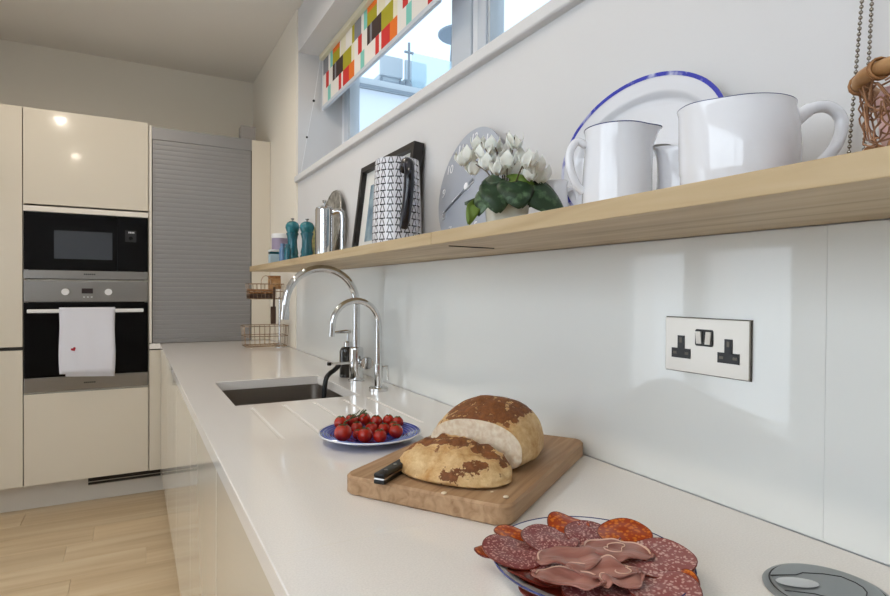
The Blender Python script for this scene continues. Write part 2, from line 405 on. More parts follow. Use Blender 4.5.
frame_x('added_window_2', XL-0.06, XL-0.01, 1.75, 2.32, 0.03, 1.50, 0.022)  # unseen low windows, added to reflect in the splashback
frame_x('added_window_3', XL-0.06, XL-0.01, 2.42, 2.93, 0.03, 1.50, 0.022)
frame_x('added_window_4', XL-0.06, XL-0.01, -1.75, 1.15, 1.25, 2.30, 0.05, (-0.78, 0.18))  # unseen window, added with a high sill to shape the shelf's shadow

# the long high window over the worktop
win = struct_empty('window_1', (1.06, 1.6, 1.83))
X0, X1 = 1.03, 1.09
bm = bmesh.new()
box(bm, X0, X1, WY1-0.07, WY1, 1.83, WZ1); box(bm, X0, X1, WY0, WY0+0.05, 1.83, WZ1)
box(bm, X0, X1, WY0+0.05, WY1-0.07, 1.83, 1.88); box(bm, X0, X1, WY0+0.05, WY1-0.07, WZ1-0.05, WZ1)
box(bm, X0-0.004, X1, 1.645, 1.682, 1.88, WZ1-0.05)
obj('window_frame', bm, 'window_frame', win, True, smooth=False)
def sash(a, b, sa, sb, m):
    bm = bmesh.new(); z0, z1 = 1.885, WZ1-0.055; x0, x1 = X0-0.012, X1-0.008
    box(bm, x0, x1, a, a+sa, z0, z1, bev=0.004); box(bm, x0, x1, b-sb, b, z0, z1, bev=0.004)
    box(bm, x0, x1, a+sa, b-sb, z0, z0+0.06, bev=0.004); box(bm, x0, x1, a+sa, b-sb, z1-0.06, z1, bev=0.004)
    s = obj('sash', bm, m, win, True, smooth=False)
    bm = bmesh.new()
    for p, q in ((a+sa, 1), (b-sb, -1)):
        box(bm, x0+0.008, x1, min(p, p+q*0.012), max(p, p+q*0.012), z0+0.06, z1-0.06)
    obj('glazing_bead', bm, 'terrace_grey', s, smooth=False)
    obj('pane', B(1.052, 1.058, a+sa, b-sb, z0+0.06, z1-0.06), 'glass', s, smooth=False)
sash(1.684, WY1-0.072, 0.135, 0.06, 'window_grey')
sash(0.72, 1.643, 0.06, 0.055, 'window_grey')
sash(WY0+0.052, 0.715, 0.055, 0.055, 'window_grey')
bm = B(0.764, X0+0.01, WY0+0.002, WY1-0.002, 1.797, 1.83, bev=0.006, seg=3)
obj('window_sill', bm, 'wall_white', win, True)

# ---------------------------------------------------------------- ceiling downlights
for i, (x, y) in enumerate(DOWNLIGHTS):
    t = thing('ceiling_downlight', ['recessed ceiling downlight nearest the oven tower', 'second recessed ceiling downlight from the oven tower', 'recessed ceiling downlight at the near end of the room', 'recessed ceiling downlight above the sink'][i], 'light', (x, y, ZC), 0, 'recessed ceiling downlights')
    obj('bezel', LT([(0.036, -0.001), (0.046, -0.001), (0.047, -0.004), (0.040, -0.007), (0.036, -0.006), (0.036, -0.001)], 28), 'white_plastic', t)
    obj('bulb', LT([(0, -0.0005), (0.036, -0.0005), (0.034, -0.004), (0, -0.005)], 24), 'lamp_glow', t)
    d = bpy.data.lights.new('downlight', 'SPOT'); d.energy = DOWN_POWER[i]; d.color = (1.0, 0.89, 0.76); d.spot_size = math.radians(172); d.spot_blend = 0.5; d.shadow_soft_size = 0.045
    l = bpy.data.objects.new('downlight', d); col.objects.link(l); l.location = (x, y, ZC-0.02)

# ================================================================ TALL UNITS
def door(name, parent, x0, x1, z0, z1, Y=FY, m='cream_gloss'):
    return obj(name, B(x0+0.0015, x1-0.0015, Y, Y+0.019, z0+0.0015, z1-0.0015, bev=0.0015, seg=2), m, parent, True)
t = thing('larder_cabinet', 'tall cream gloss larder unit at the far left edge', 'cabinet', (-0.81, 4.05, 0.15))
obj('carcass', B(-1.11, -0.512, FY+0.02, YB-0.03, 0.15, 2.185), 'cream_edge', t, True, smooth=False)
door('door', t, -1.11, -0.511, 0.905, 2.187); door('door', t, -1.11, -0.511, 0.155, 0.889)
obj('handle_channel', B(-1.11, -0.512, FY+0.008, FY+0.02, 0.889, 0.905), 'gap_shade', t, True, smooth=False)
t = thing('larder_cabinet', 'narrow tall cream gloss unit left of the larder unit', 'cabinet', (-1.30, 4.05, 0.15))
obj('carcass', B(-1.495, -1.112, FY+0.02, YB-0.03, 0.15, 2.185), 'cream_edge', t, True, smooth=False)
door('door', t, -1.495, -1.111, 0.905, 2.187); door('door', t, -1.495, -1.111, 0.155, 0.889)

OX0, OX1 = -0.510, 0.084
t = thing('oven_housing', 'tall cream gloss tower unit holding the microwave and oven', 'cabinet', (-0.213, 4.05, 0.15))
bm = bmesh.new()
box(bm, OX0, OX0+0.004, FY+0.02, YB-0.03, 0.15, 2.185); box(bm, OX1-0.001, OX1+0.003, FY+0.02, YB-0.03, 0.15, 2.185); box(bm, OX0+0.004, OX1-0.001, YB-0.05, YB-0.03, 0.15, 2.185)
box(bm, OX0+0.004, OX1-0.001, FY+0.02, YB-0.05, 1.632, 1.650); box(bm, OX0+0.004, OX1-0.001, FY+0.02, YB-0.05, 0.640, 0.655); box(bm, OX0+0.004, OX1-0.001, FY+0.02, YB-0.05, 2.17, 2.185)
box(bm, OX0+0.004, OX1-0.001, FY+0.02, YB-0.05, 1.262, 1.270)
obj('carcass', bm, 'cream_edge', t, True, smooth=False)
door('flap_door', t, OX0, OX1, 1.672, 2.187)
obj('trim_strip', B(OX0+0.001, OX1-0.001, FY-0.004, FY+0.018, 1.634, 1.664, bev=0.003), 'cream_edge', t, True)
door('drawer_front', t, OX0, OX1, 0.155, 0.650)
obj('end_panel', B(OX1+0.004, 0.101, FY-0.004, YB-0.03, 0.905, 2.172, bev=0.001, seg=1), 'cream_edge', t, True, smooth=False)

# microwave
t = thing('microwave_oven', 'black glass built-in microwave above the oven', 'microwave', (-0.213, 4.0, 1.270))
obj('casing', B(OX0+0.02, OX1-0.02, FY+0.021, FY+0.40, 1.2705, 1.6315), 'black_plastic', t, True, smooth=False)
d = obj('door', B(OX0+0.003, -0.075, FY, FY+0.02, 1.320, 1.632, bev=0.002), 'black_glass', t, True)
obj('door_window', B(-0.372, -0.098, FY-0.0015, FY+0.001, 1.383, 1.537), 'mw_window', d, smooth=False)
p = obj('control_panel', B(-0.073, OX1-0.003, FY, FY+0.02, 1.320, 1.632, bev=0.002), 'black_glass', t, True)
obj('control_display', B(-0.035, 0.022, FY-0.001, FY+0.001, 1.49, 1.555), 'black_plastic', p, smooth=False)
bm = bmesh.new()
for q in range(4): box(bm, -0.018+q*0.008, -0.0125+q*0.008, FY-0.0018, FY-0.0008, 1.539, 1.548)
obj('display_digits', bm, 'white_plastic', p, smooth=False)
bm = bmesh.new(); prism(bm, [(0.010*math.cos(a*PI/10)-0.006, 1.51+0.010*math.sin(a*PI/10)) for a in range(20)], -0.008, 0.001, fy(FY))
obj('dial', bm, 'black_glass', p)
s = obj('steel_strip', B(OX0+0.003, OX1-0.003, FY-0.002, FY+0.02, 1.273, 1.318, bev=0.002), 'steel', t, True)
bm = bmesh.new()
for q in range(6): box(bm, -0.235+q*0.0095, -0.228+q*0.0095, FY-0.003, FY-0.0015, 1.296, 1.3035)
obj('maker_lettering', bm, 'ink', s, smooth=False)
# oven
t = thing('built_in_oven', 'stainless steel and black glass oven with a tea towel on its handle', 'oven', (-0.213, 4.0, 0.655))
obj('casing', B(OX0+0.02, OX1-0.02, FY+0.021, FY+0.54, 0.6555, 1.2615), 'black_plastic', t, True, smooth=False)
c = obj('control_fascia', B(OX0+0.003, OX1-0.003, FY-0.003, FY+0.02, 1.146, 1.2625, bev=0.003), 'steel', t, True)
for kx in (-0.320, -0.117):
    bm = bmesh.new(); prism(bm, [(kx+0.018*math.cos(a*PI/12), 1.2015+0.018*math.sin(a*PI/12)) for a in range(24)], -0.022, 0, fy(FY-0.003))
    box(bm, kx-0.0025, kx+0.0025, FY-0.028, FY-0.023, 1.186, 1.217)
    obj('knob', bm, 'white_plastic', c)
obj('clock_display', B(-0.245, -0.192, FY-0.004, FY-0.002, 1.193, 1.221), 'display', c, smooth=False)
for q in range(3): obj('button', B(-0.238+q*0.018, -0.230+q*0.018, FY-0.006, FY-0.002, 1.170, 1.176, bev=0.001), 'white_plastic', c)
obj('door_glass', B(OX0+0.003, OX1-0.003, FY-0.002, FY+0.02, 0.737, 1.142, bev=0.002), 'black_glass', t, True)
s = obj('door_base_strip', B(OX0+0.003, OX1-0.003, FY-0.003, FY+0.02, 0.658, 0.735, bev=0.003), 'steel', t, True)
bm = bmesh.new()
for q in range(6): box(bm, -0.235+q*0.0095, -0.228+q*0.0095, FY-0.004, FY-0.0025, 0.693, 0.7005)
obj('maker_lettering', bm, 'ink', s, smooth=False)
bm = B(-0.488, 0.058, FY-0.052, FY-0.036, 1.088, 1.108, bev=0.005, seg=3)
h = obj('handle', bm, 'white_plastic', t, True)
for kx in (-0.47, 0.04): obj('handle_bracket', B(kx-0.008, kx+0.008, FY-0.040, FY-0.001, 1.091, 1.105, bev=0.002), 'steel', h)
# tea towel folded over the handle
tw = thing('tea_towel', 'folded white tea towel with a red heart on the oven handle', 'towel', (-0.215, FY-0.044, 1.10))
def towel_bm(x0, x1, zf, zb, off):
    bm = bmesh.new(); hw = 0.0105+off; prof = []
    yc = FY-0.044
    for i in range(15): prof.append((yc-hw-0.004*math.sin(i*0.35), zf+(1.100-zf)*i/14))
    for i in range(1, 8): a = PI-PI*i/8; prof.append((yc+hw*math.cos(a), 1.100+(0.0115+off)*math.sin(a)))
    for i in range(13): prof.append((yc+hw, 1.100-(1.100-zb)*i/12))
    n = 16; rows = []
    for (yy, zz) in prof:
        rows.append([bm.verts.new((x0+(x1-x0)*k/n+0.002*math.sin(zz*20+k), yy+(0.0014*math.sin(k*1.1+zz*9) if zz < 1.08 and yy < yc else 0), zz-(0.012*(k/n) if zz < zf+0.02 and yy < yc else 0))) for k in range(n+1)])
    for a, b in zip(rows, rows[1:]):
        for k in range(n): bm.faces.new((a[k], a[k+1], b[k+1], b[k]))
    return bm
bm = towel_bm(-0.345, -0.085, 0.757, 0.80, 0.004)
o = obj('outer_fold', bm, 'towel', tw, True); md = o.modifiers.new('thick', 'SOLIDIFY'); md.thickness = 0.003; md.offset = 0
bm = towel_bm(-0.318, -0.084, 0.742, 0.79, 0.0)
o = obj('inner_fold', bm, 'towel', tw, True); md = o.modifiers.new('thick', 'SOLIDIFY'); md.thickness = 0.003; md.offset = 0
heart = []
for i in range(40):
    a = 2*PI*i/40; heart.append((16*math.sin(a)**3, 13*math.cos(a)-5*math.cos(2*a)-2*math.cos(3*a)-math.cos(4*a)))
heart = [(-0.279+(u*math.cos(0.5)-v*math.sin(0.5))*0.00075, 0.890+(u*math.sin(0.5)+v*math.cos(0.5))*0.00075) for u, v in heart]
bm = bmesh.new(); prism(bm, heart, -0.0015, 0.001, fy(FY-0.0655)); obj('heart_print', bm, 'red_print', tw, True, smooth=False)

# tambour cupboard standing on the worktop
t = thing('tambour_cupboard', 'grey roller-shutter cupboard standing on the far end of the worktop', 'cupboard', (0.38, 4.05, CT))
obj('carcass', B(0.102, 0.661, FY+0.024, YB-0.03, CT+0.002, 2.164), 'cream_edge', t, True, smooth=False)
obj('header_rail', B(0.102, 0.661, FY-0.004, FY+0.024, 2.094, 2.166, bev=0.002), 'tambour', t, True)
obj('bottom_rail', B(0.107, 0.657, FY-0.003, FY+0.020, CT+0.002, CT+0.024, bev=0.003), 'tambour', t, True)
bm = bmesh.new(); box(bm, 0.102, 0.106, FY-0.002, FY+0.022, CT+0.002, 2.094); box(bm, 0.658, 0.661, FY-0.002, FY+0.022, CT+0.002, 2.094)
obj('side_guide', bm, 'tambour_dark', t, True, smooth=False)
ns = 42; z0 = CT+0.0245; ph = (2.0935-z0)/ns
prof = [(0.010, 0.0003), (0.0012, 0.0003), (0.0003, ph*0.10), (0.0, ph*0.5), (0.0003, ph*0.90), (0.0012, ph-0.0003), (0.010, ph-0.0003)]
sl0 = None
for k in range(ns):
    if sl0 is None:
        bm = bmesh.new(); a = [bm.verts.new((0.107, FY+u, v)) for u, v in prof]; b = [bm.verts.new((0.657, FY+u, v)) for u, v in prof]
        bm.faces.new(a); bm.faces.new(b[::-1])
        for i in range(len(prof)): j = (i+1) % len(prof); bm.faces.new((a[i], b[i], b[j], a[j]))
        sl0 = obj('slat', bm, 'tambour', t, angle=60); o = sl0
    else:
        o = sl0.copy(); col.objects.link(o)
    o.location = Vector((0, 0, z0+k*ph))-t.location
obj('end_panel', B(0.662, WX-0.010, FY-0.004, YB-0.03, CT+0.002, 2.163, bev=0.001, seg=1), 'cream_gloss', t, True, smooth=False)
g = thing('small_speaker', 'small grey box on top of the roller-shutter cupboard', 'speaker', (0.642, 3.80, 2.166))
obj('body', B(-0.045, 0.045, -0.04, 0.04, 0, 0.085, bev=0.006), 'grey_box', g)
obj('grille', B(-0.038, 0.038, -0.0415, -0.0395, 0.008, 0.077, bev=0.0008), 'grey_box', g)

# plinth boards
p = tag(obj('plinth_board', B(-1.495, 0.21, 3.853, 3.870, 0.0, 0.149), 'plinth', smooth=False), 'pale plinth board with a vent under the oven tower', 'plinth')
v = obj('vent_grille', B(-0.222, 0.152, 3.850, 3.8535, 0.086, 0.146), 'gap_shade', p, smooth=False)
for zz in (0.0865, 0.1050, 0.1400): obj('vent_bar', B(-0.222, 0.152, 3.8465, 3.850, zz, zz+0.0035), 'channel', v, smooth=False)
tag(obj('plinth_board', B(0.192, 0.210, -1.6, 3.852, 0.0, 0.149), 'plinth', smooth=False), 'long plinth board under the sink run of base units', 'plinth')

# ================================================================ BASE UNITS AND WORKTOP
DX = 0.148
t = thing('corner_filler', 'cream gloss corner panel between the oven tower and the sink run', 'cabinet', (0.14, FY, 0.15))
obj('panel', B(0.0885, 0.190, FY, FY+0.019, 0.155, 0.862, bev=0.0015), 'cream_gloss', t, True)
obj('shadow_gap_strip', B(0.0885, 0.20, FY+0.006, FY+0.019, 0.862, 0.8685), 'gap_shade', t, True, smooth=False)  # dark strip standing in for the shadow gap beneath the worktop
edges = [3.745, 3.0, 2.40, 1.80, 1.22, 0.62, 0.02, -0.58, -1.15, -1.63]
where = ['in the far corner', 'second from the far corner', 'below the sink', 'right after the sink, below the drainer', 'below the tomato plate', 'below the bread board', 'below the cold meat plate', 'second from the near end of the run', 'at the near end of the run']
for i, (a, b) in enumerate(zip(edges, edges[1:])):
    t = thing('base_cabinet', 'cream gloss handleless base unit '+where[i], 'cabinet', (0.45, (a+b)/2, 0.15), 0, 'handleless base units under the worktop')
    hi = 0.868 if i not in (2, 3) else 0.66
    obj('carcass', B(0.212, WX-0.02, b+0.002, a-0.002, 0.15, hi), 'cream_edge', t, True, smooth=False)
    obj('door', B(DX, DX+0.019, b+0.0018, a-0.0018, 0.155, 0.860, bev=0.002), 'cream_gloss', t, True)
    obj('handle_channel', B(0.171, 0.2115, b+0.001, a-0.001, 0.815, 0.868), 'channel', t, True, smooth=False)

# worktop: slab with the sink cut-out and drainer grooves worked into its top
SX0, SX1, SY0, SY1 = 0.25, 0.61, 1.65, 2.10
GX = [0.283, 0.369, 0.455, 0.541, 0.618]; gw = 0.0045
xs = sorted({0.0885, 0.143, SX0, SX1, WX-0.0065} | {g-gw for g in GX} | {g+gw for g in GX})
ysl = sorted({-1.65, 1.24, 1.60, SY0, SY1, FY-0.003, YB-0.03})
def cell(x, y):
    if x < 0.143 and y < FY-0.003: return None
    if SX0 < x < SX1 and SY0 < y < SY1: return None
    if 1.24 < y < 1.60 and any(abs(x-g) < gw for g in GX): return CT-0.0035
    return CT
bm = bmesh.new(); cache = {}
def V(x, y, z):
    k = (round(x, 5), round(y, 5), round(z, 5))
    if k not in cache: cache[k] = bm.verts.new(k)
    return cache[k]
zb = CT-0.031; H = {}
for i in range(len(xs)-1):
    for j in range(len(ysl)-1): H[i, j] = cell((xs[i]+xs[i+1])/2, (ysl[j]+ysl[j+1])/2)
for (i, j), h in H.items():
    if h is None: continue
    a, b, c, d = xs[i], xs[i+1], ysl[j], ysl[j+1]
    bm.faces.new((V(a, c, h), V(b, c, h), V(b, d, h), V(a, d, h))); bm.faces.new((V(a, c, zb), V(a, d, zb), V(b, d, zb), V(b, c, zb)))
    for di, dj, (p, q) in ((-1, 0, ((a, d), (a, c))), (1, 0, ((b, c), (b, d))), (0, -1, ((a, c), (b, c))), (0, 1, ((b, d), (a, d)))):
        h2 = H.get((i+di, j+dj)); lo = zb if h2 is None else h2
        if lo < h: bm.faces.new((V(*p, lo), V(*q, lo), V(*q, h), V(*p, h)))
wt = obj('worktop', bm, 'worktop', smooth=False)
tag(wt, 'long pale polished stone worktop with drainer grooves and sink cut-out', 'worktop')
obj('joint_seam', B(0.1445, 0.520, 0.6945, 0.6953, CT-0.001, CT+0.00008), 'cream_edge', wt, smooth=False)
md = wt.modifiers.new('edge', 'BEVEL'); md.width = 0.0018; md.segments = 2; md.limit_method = 'ANGLE'

# sink
t = thing('undermount_sink', 'dark steel sink bowl set under the worktop', 'sink', ((SX0+SX1)/2, (SY0+SY1)/2, 0.70))
bm = bmesh.new(); W2, H2 = SX1-SX0+0.006, SY1-SY0+0.006; loops = []
for (gz, gr, rr) in ((0.1685, 0.025, 0.06), (0.1685, 0.0, 0.035), (0.03, -0.010, 0.04), (0.012, -0.02, 0.045), (0.004, -0.045, 0.05), (0.0, -0.12, 0.08)):
    loops.append([bm.verts.new((u, v, gz)) for u, v in rrect(W2+2*gr, H2+2*gr, rr+max(gr, -0.01), 6)])
for a, b in zip(loops, loops[1:]):
    n = len(a)
    for i in range(n): bm.faces.new((a[i], a[(i+1) % n], b[(i+1) % n], b[i]))
bm.faces.new(loops[-1])
o = obj('bowl', bm, 'sink_steel', t); md = o.modifiers.new('thick', 'SOLIDIFY'); md.thickness = 0.0015; md.offset = -1
obj('drain', LT([(0, 0.004), (0.03, 0.004), (0.042, 0.003), (0.044, 0.0005), (0.0, 0.0005)], 24), 'chrome', t)

# glass splashback in three panels
t = thing('glass_splashback', 'pale back-painted glass splashback between worktop and oak shelf', 'splashback', (WX-0.003, 1.5, CT))
j1 = on_x(386, 300, WX).y; j2 = on_x(829.5, 280, WX).y
for a, b in ((-1.6, j2-0.0002), (j2+0.0002, j1-0.0003), (j1+0.0003, WY1)):
    obj('glass_panel', B(WX-0.006, WX-0.0005, a, b, CT+0.001, 1.307), 'splash', t, True, smooth=False)

# ================================================================ SHELF
ST = 1.333; SF = 0.505
jy = on_x(431, 245, SF).y
def shelf_board(a, b, label):
    t = thing('oak_shelf', label, 'shelf', (0.645, (a+b)/2, 1.309), 0, 'oak shelf boards on the wall')
    obj('board', B(SF, WX-0.001, a, b, 1.309, ST, bev=0.0012, seg=2), 'oak_shelf', t, True, smooth=False)
    return t
e1 = on_x(249.5, 268, SF).y
t = shelf_board(jy+0.0006, e1, 'far half of the oak shelf, holding mills and patterned jug')
t = shelf_board(-1.3, jy-0.0006, 'near half of the oak shelf, holding white crockery')
a = on_z(449, 245.5, 1.309); b = on_z(494, 248, 1.309)
bm = bmesh.new(); tube(bm, [(a.x, a.y, 1.3088), ((a.x+b.x)/2, (a.y+b.y)/2, 1.3084), (b.x, b.y, 1.3088)], 0.0016, 6)
obj('underside_slot', bm, 'gap_shade', t, True)

# ================================================================ TAPS AND SINK-SIDE THINGS
t = thing('kitchen_mixer_tap', 'tall chrome swan-neck mixer tap with round side knob', 'tap', (0.694, 1.912, CT))
obj('body', LT([(0, 0), (0.029, 0), (0.029, 0.005), (0.025, 0.007), (0.025, 0.112), (0.023, 0.118), (0.0145, 0.122), (0.0, 0.122)], 32), 'chrome', t)
pts = [(0, 0, 0.115), (0, 0, 0.2), (0, 0, 0.258)] + [(-0.124+0.124*math.cos(q), 0, 0.270+0.124*math.sin(q)) for q in [PI*i/20 for i in range(21)]] + [(-0.249, 0, 0.252), (-0.2505, 0, 0.232)]
obj('spout', TB(pts, 0.0128, 18), 'chrome', t)
obj('nozzle', TB([(-0.249, 0, 0.248), (-0.2505, 0, 0.222)], 0.0145, 18), 'chrome', t)
dirk = Vector((0.55, -0.835, 0))
kc = Vector((0.024, -0.040, 0.068)); kax = Vector((-0.26, -0.966, 0.0))
obj('knob_stem', TB([(0.008, -0.012, 0.068), (0.018, -0.026, 0.068), kc], 0.0105, 16), 'chrome', t)
obj('knob', TB([kc-kax*0.002, kc, kc+kax*0.018, kc+kax*0.020], [0.0205, 0.022, 0.022, 0.0205], 28), 'chrome', t)
lv = obj('lever', TB([(-0.02, -0.004, 0.066), (-0.06, -0.008, 0.066), (-0.098, -0.012, 0.067)], [0.0055, 0.0045, 0.004], 12), 'chrome', t)
obj('lever_tip', TB([(-0.096, -0.012, 0.067), (-0.108, -0.013, 0.068)], 0.006, 10), 'black_plastic', lv)

t = thing('filter_tap', 'slim chrome drinking-water tap on a round base', 'tap', (0.690, 1.695, CT))
obj('base', LT([(0, 0), (0.031, 0), (0.031, 0.010), (0.028, 0.013), (0.012, 0.014), (0, 0.014)], 32), 'chrome', t)
pts = [(0, 0, 0.012), (0, 0, 0.1), (0, 0, 0.200)] + [(-0.076+0.076*math.cos(q), 0, 0.212+0.076*math.sin(q)) for q in [PI*i/18 for i in range(19)]] + [(-0.1535, 0, 0.19), (-0.1545, 0, 0.178)]
obj('spout', TB(pts, [0.0105]*3+[0.0095]*19+[0.0085]*2, 16), 'chrome', t)
obj('collar', LT([(0.0106, 0.014), (0.013, 0.014), (0.013, 0.085), (0.0106, 0.088)], 20), 'chrome', t)
obj('side_lever', TB([(0.012, -0.004, 0.075), (0.026, -0.010, 0.080), (0.028, -0.011, 0.034)], 0.0035, 8), 'chrome', t)

t = thing('soap_dispenser', 'dark soap bottle with a chrome pump behind the mixer tap', 'soap dispenser', (0.701, 2.02, CT))
bm = bmesh.new(); prof = [(0.0, 0.0), (0.030, 0.0), (0.032, 0.004), (0.032, 0.095), (0.026, 0.108), (0.013, 0.114), (0.013, 0.122), (0, 0.122)]
obj('bottle', lathe(bm, prof, 24, sx=1.0, sy=0.8), 'soap_dark', t)
obj('pump_collar', LT([(0.0132, 0.112), (0.0155, 0.112), (0.0155, 0.128), (0.006, 0.132), (0.004, 0.165), (0, 0.165)], 20), 'chrome', t)
obj('pump_spout', TB([(0.010, 0, 0.167), (-0.01, 0, 0.168), (-0.052, 0, 0.166), (-0.056, 0, 0.160)], [0.007, 0.007, 0.0045, 0.004], 12), 'chrome', t)
t = thing('dish_brush', 'black dish brush leaning on the sink rim', 'brush', (0.60, 1.93, CT))
hb = [(0.046, 0.03, 0.052), (0.034, 0.022, 0.044), (0.020, 0.014, 0.036), (0.004, 0.006, 0.028), (-0.010, -0.002, 0.012), (-0.017, -0.004, -0.03), (-0.020, -0.008, -0.08)]
obj('handle', TB(spline(hb, 5), 0.0085, 10), 'black_plastic', t)
bm = bmesh.new()
ball(bm, (-0.022, -0.010, -0.095), 0.022, 14, 0.8)
obj('brush_head', bm, 'black_plastic', t)

# two-tier wire caddy
t = thing('wire_caddy', 'two-tier chrome wire caddy in the far corner of the worktop', 'caddy', (0.645, 3.25, CT))
def wire_tray(z0, z1, w, d, gap, name):
    bm = bmesh.new(); r = 0.0022
    def ring(zz, s):
        tube(bm, [(u, v, zz) for u, v in rrect(w*s, d*s, 0.025, 4)], r, 6, True)
    ring(z1, 1.0); ring(z0, 0.93); ring((z0+z1)/2, 0.965)
    n = int(w/gap)
    for i in range(n+1):
        x = -w/2+0.02+(w-0.04)*i/n
        tube(bm, [(x, -d/2, z1), (x*0.93, -d*0.465, z0), (x*0.93, d*0.465, z0), (x, d/2, z1)], 0.0013, 5)
    for i in range(4):
        yv = -d/2+0.02+(d-0.04)*i/3
        tube(bm, [(-w/2, yv, z1), (-w*0.465, yv*0.93, z0), (w*0.465, yv*0.93, z0), (w/2, yv, z1)], 0.0013, 5)
    obj(name, bm, 'wire_warm', t)
wire_tray(0.012, 0.122, 0.235, 0.16, 0.03, 'lower_basket')
wire_tray(0.270, 0.352, 0.19, 0.13, 0.024, 'upper_basket')
for sx in (-1, 1):
    for sy in (-1, 1): obj('foot', ball(bmesh.new(), (sx*0.08, sy*0.05, 0.006), 0.006, 8), 'chrome', t)
obj('post', TB([(0.078, -0.02, 0.0), (0.078, -0.02, 0.28)], 0.0075, 12), 'chrome', t)
obj('post_foot', LT([(0, 0), (0.03, 0), (0.03, 0.004), (0.012, 0.018), (0.0, 0.018)], 20, cx=0.078, cy=-0.02), 'chrome', t)
obj('loop_handle', TB([(0.006+0.026*math.cos(q), 0, 0.362+0.036*math.sin(q)) for q in [-0.4+(PI+0.8)*i/14 for i in range(15)]], 0.0022, 8), 'wire_warm', t)
u = thing('wooden_spatula', 'dark wooden spatula hanging from the wire caddy', 'spatula', (0.675, 3.16, 1.035))
obj('shaft', TB([(0, 0, 0.09), (0.002, 0, 0.20)], 0.006, 8), 'utensil_dark', u)
obj('blade', B(-0.017, 0.011, -0.003, 0.003, 0, 0.095, bev=0.0028), 'utensil_dark', u)
u = thing('scrubbing_sponge', 'brown scrubbing pad lying in the upper wire basket', 'sponge', (0.63, 3.25, CT+0.2735))
obj('pad', B(-0.075, 0.06, -0.045, 0.045, 0, 0.024, bev=0.006), 'utensil_dark', u)
obj('soft_face', B(-0.074, 0.059, -0.044, 0.044, 0.0242, 0.05, bev=0.008), 'cane_dark', u)
u = thing('folded_sachet', 'small brown packet standing in the upper wire basket', 'packet', (0.70, 3.265, CT+0.3240))
obj('pouch', B(-0.035, 0.035, -0.008, 0.008, 0, 0.06, bev=0.006), 'bamboo', u)
obj('folded_top', B(-0.034, 0.034, -0.004, 0.004, 0.058, 0.075, bev=0.002), 'cane_dark', u)

# double wall socket
a = on_x(669, 318, WX-0.006); b = on_x(751.5, 380, WX-0.006); cy = (a.y+on_x(754, 323, WX).y)/2; cz = (a.z+on_x(666, 367, WX-0.006).z)/2
t = thing('double_wall_socket', 'brushed steel double socket with black inserts on the splashback', 'socket', (WX-0.006, cy, cz))
obj('plate', B(-0.0065, -0.0002, -0.073, 0.073, -0.043, 0.043, bev=0.001, seg=2), 'socket_steel', t)
obj('back_edge', B(-0.0028, 0.0, -0.0742, 0.0742, -0.0442, 0.0442), 'socket_side', t, smooth=False)
def fsock(u, v, h): return (-0.0065-h, -u, v)
for k, (u0, v0) in enumerate(((-0.042, 0.0), (0.041, -0.0))):
    poly = [(u0-0.0175, -0.0215), (u0+0.0175, -0.0215), (u0+0.0175, -0.006), (u0+0.0062, -0.006), (u0+0.0062, 0.0145), (u0-0.0062, 0.0145), (u0-0.0062, -0.006), (u0-0.0175, -0.006)]
    bm = bmesh.new(); prism(bm, poly, -0.0005, 0.0012, fsock)
    ins = obj('socket_insert', bm, 'black_plastic', t, smooth=False)
    bm = bmesh.new()
    for (p, q, w2, h2) in ((0, 0.007, 0.0022, 0.004), (-0.011, -0.0135, 0.0033, 0.002), (0.011, -0.0135, 0.0033, 0.002)):
        prism(bm, [(u0+p-w2, q-h2), (u0+p+w2, q-h2), (u0+p+w2, q+h2), (u0+p-w2, q+h2)], 0.001, 0.0016, fsock)
    obj('pin_slot', bm, 'socket_side', ins, smooth=False)
bm = bmesh.new(); prism(bm, [(x, y+0.0135) for x, y in rrect(0.031, 0.026, 0.003, 3)], -0.0005, 0.0012, fsock); obj('switch_surround', bm, 'black_plastic', t, smooth=False)
for u0, tl in ((-0.0083, 1), (0.0083, -1)):
    bm = bmesh.new(); k = [(u0-0.0045, 0.004), (u0+0.0045, 0.004), (u0+0.0045, 0.023), (u0-0.0045, 0.023)]
    a4 = [bm.verts.new(fsock(u, v, 0.001)) for u, v in k]; b4 = [bm.verts.new(fsock(u, v, 0.0035+0.002*(tl if v > 0.01 else -tl)*0.6)) for u, v in k]
    bm.faces.new(a4[::-1]); bm.faces.new(b4)
    for i in range(4): bm.faces.new((a4[i], a4[(i+1) % 4], b4[(i+1) % 4], b4[i]))
    obj('rocker_switch', bm, 'socket_steel', t, smooth=False)

# pop-up power tower let into the worktop
t = thing('pop_up_socket_lid', 'round grey pop-up socket lid set in the worktop corner', 'socket', (0.650, 0.333, CT), math.radians(-35))
obj('flange', LT([(0, 0.0005), (0.060, 0.0005), (0.0605, 0.002), (0.058, 0.0045), (0.0545, 0.005), (0.0545, 0.002), (0, 0.002)], 48), 'popup_grey', t)
lid = obj('lid', LT([(0, 0.0022), (0.0525, 0.0022), (0.053, 0.005), (0.0515, 0.0072), (0.047, 0.0082), (0, 0.0085)], 48), 'popup_grey', t)
bm = bmesh.new()
pth = [(-0.050, 0.016), (-0.022, 0.020), (-0.012, 0.026), (0.010, 0.026), (0.026, 0.022), (0.034, 0.010), (0.036, 0.0), (0.034, -0.010), (0.026, -0.022), (0.010, -0.026), (-0.012, -0.026), (-0.022, -0.020), (-0.050, -0.016)]
tube(bm, [(x, y, 0.0084) for x, y in pth], 0.0007, 6)
obj('lid_seam', bm, 'popup_dark', lid)
bm = bmesh.new(); tube(bm, [(0.0538*math.cos(q), 0.0538*math.sin(q), 0.0048) for q in [2*PI*i/48 for i in range(48)]], 0.0008, 6, True); obj('shadow_ring', bm, 'popup_dark', t)
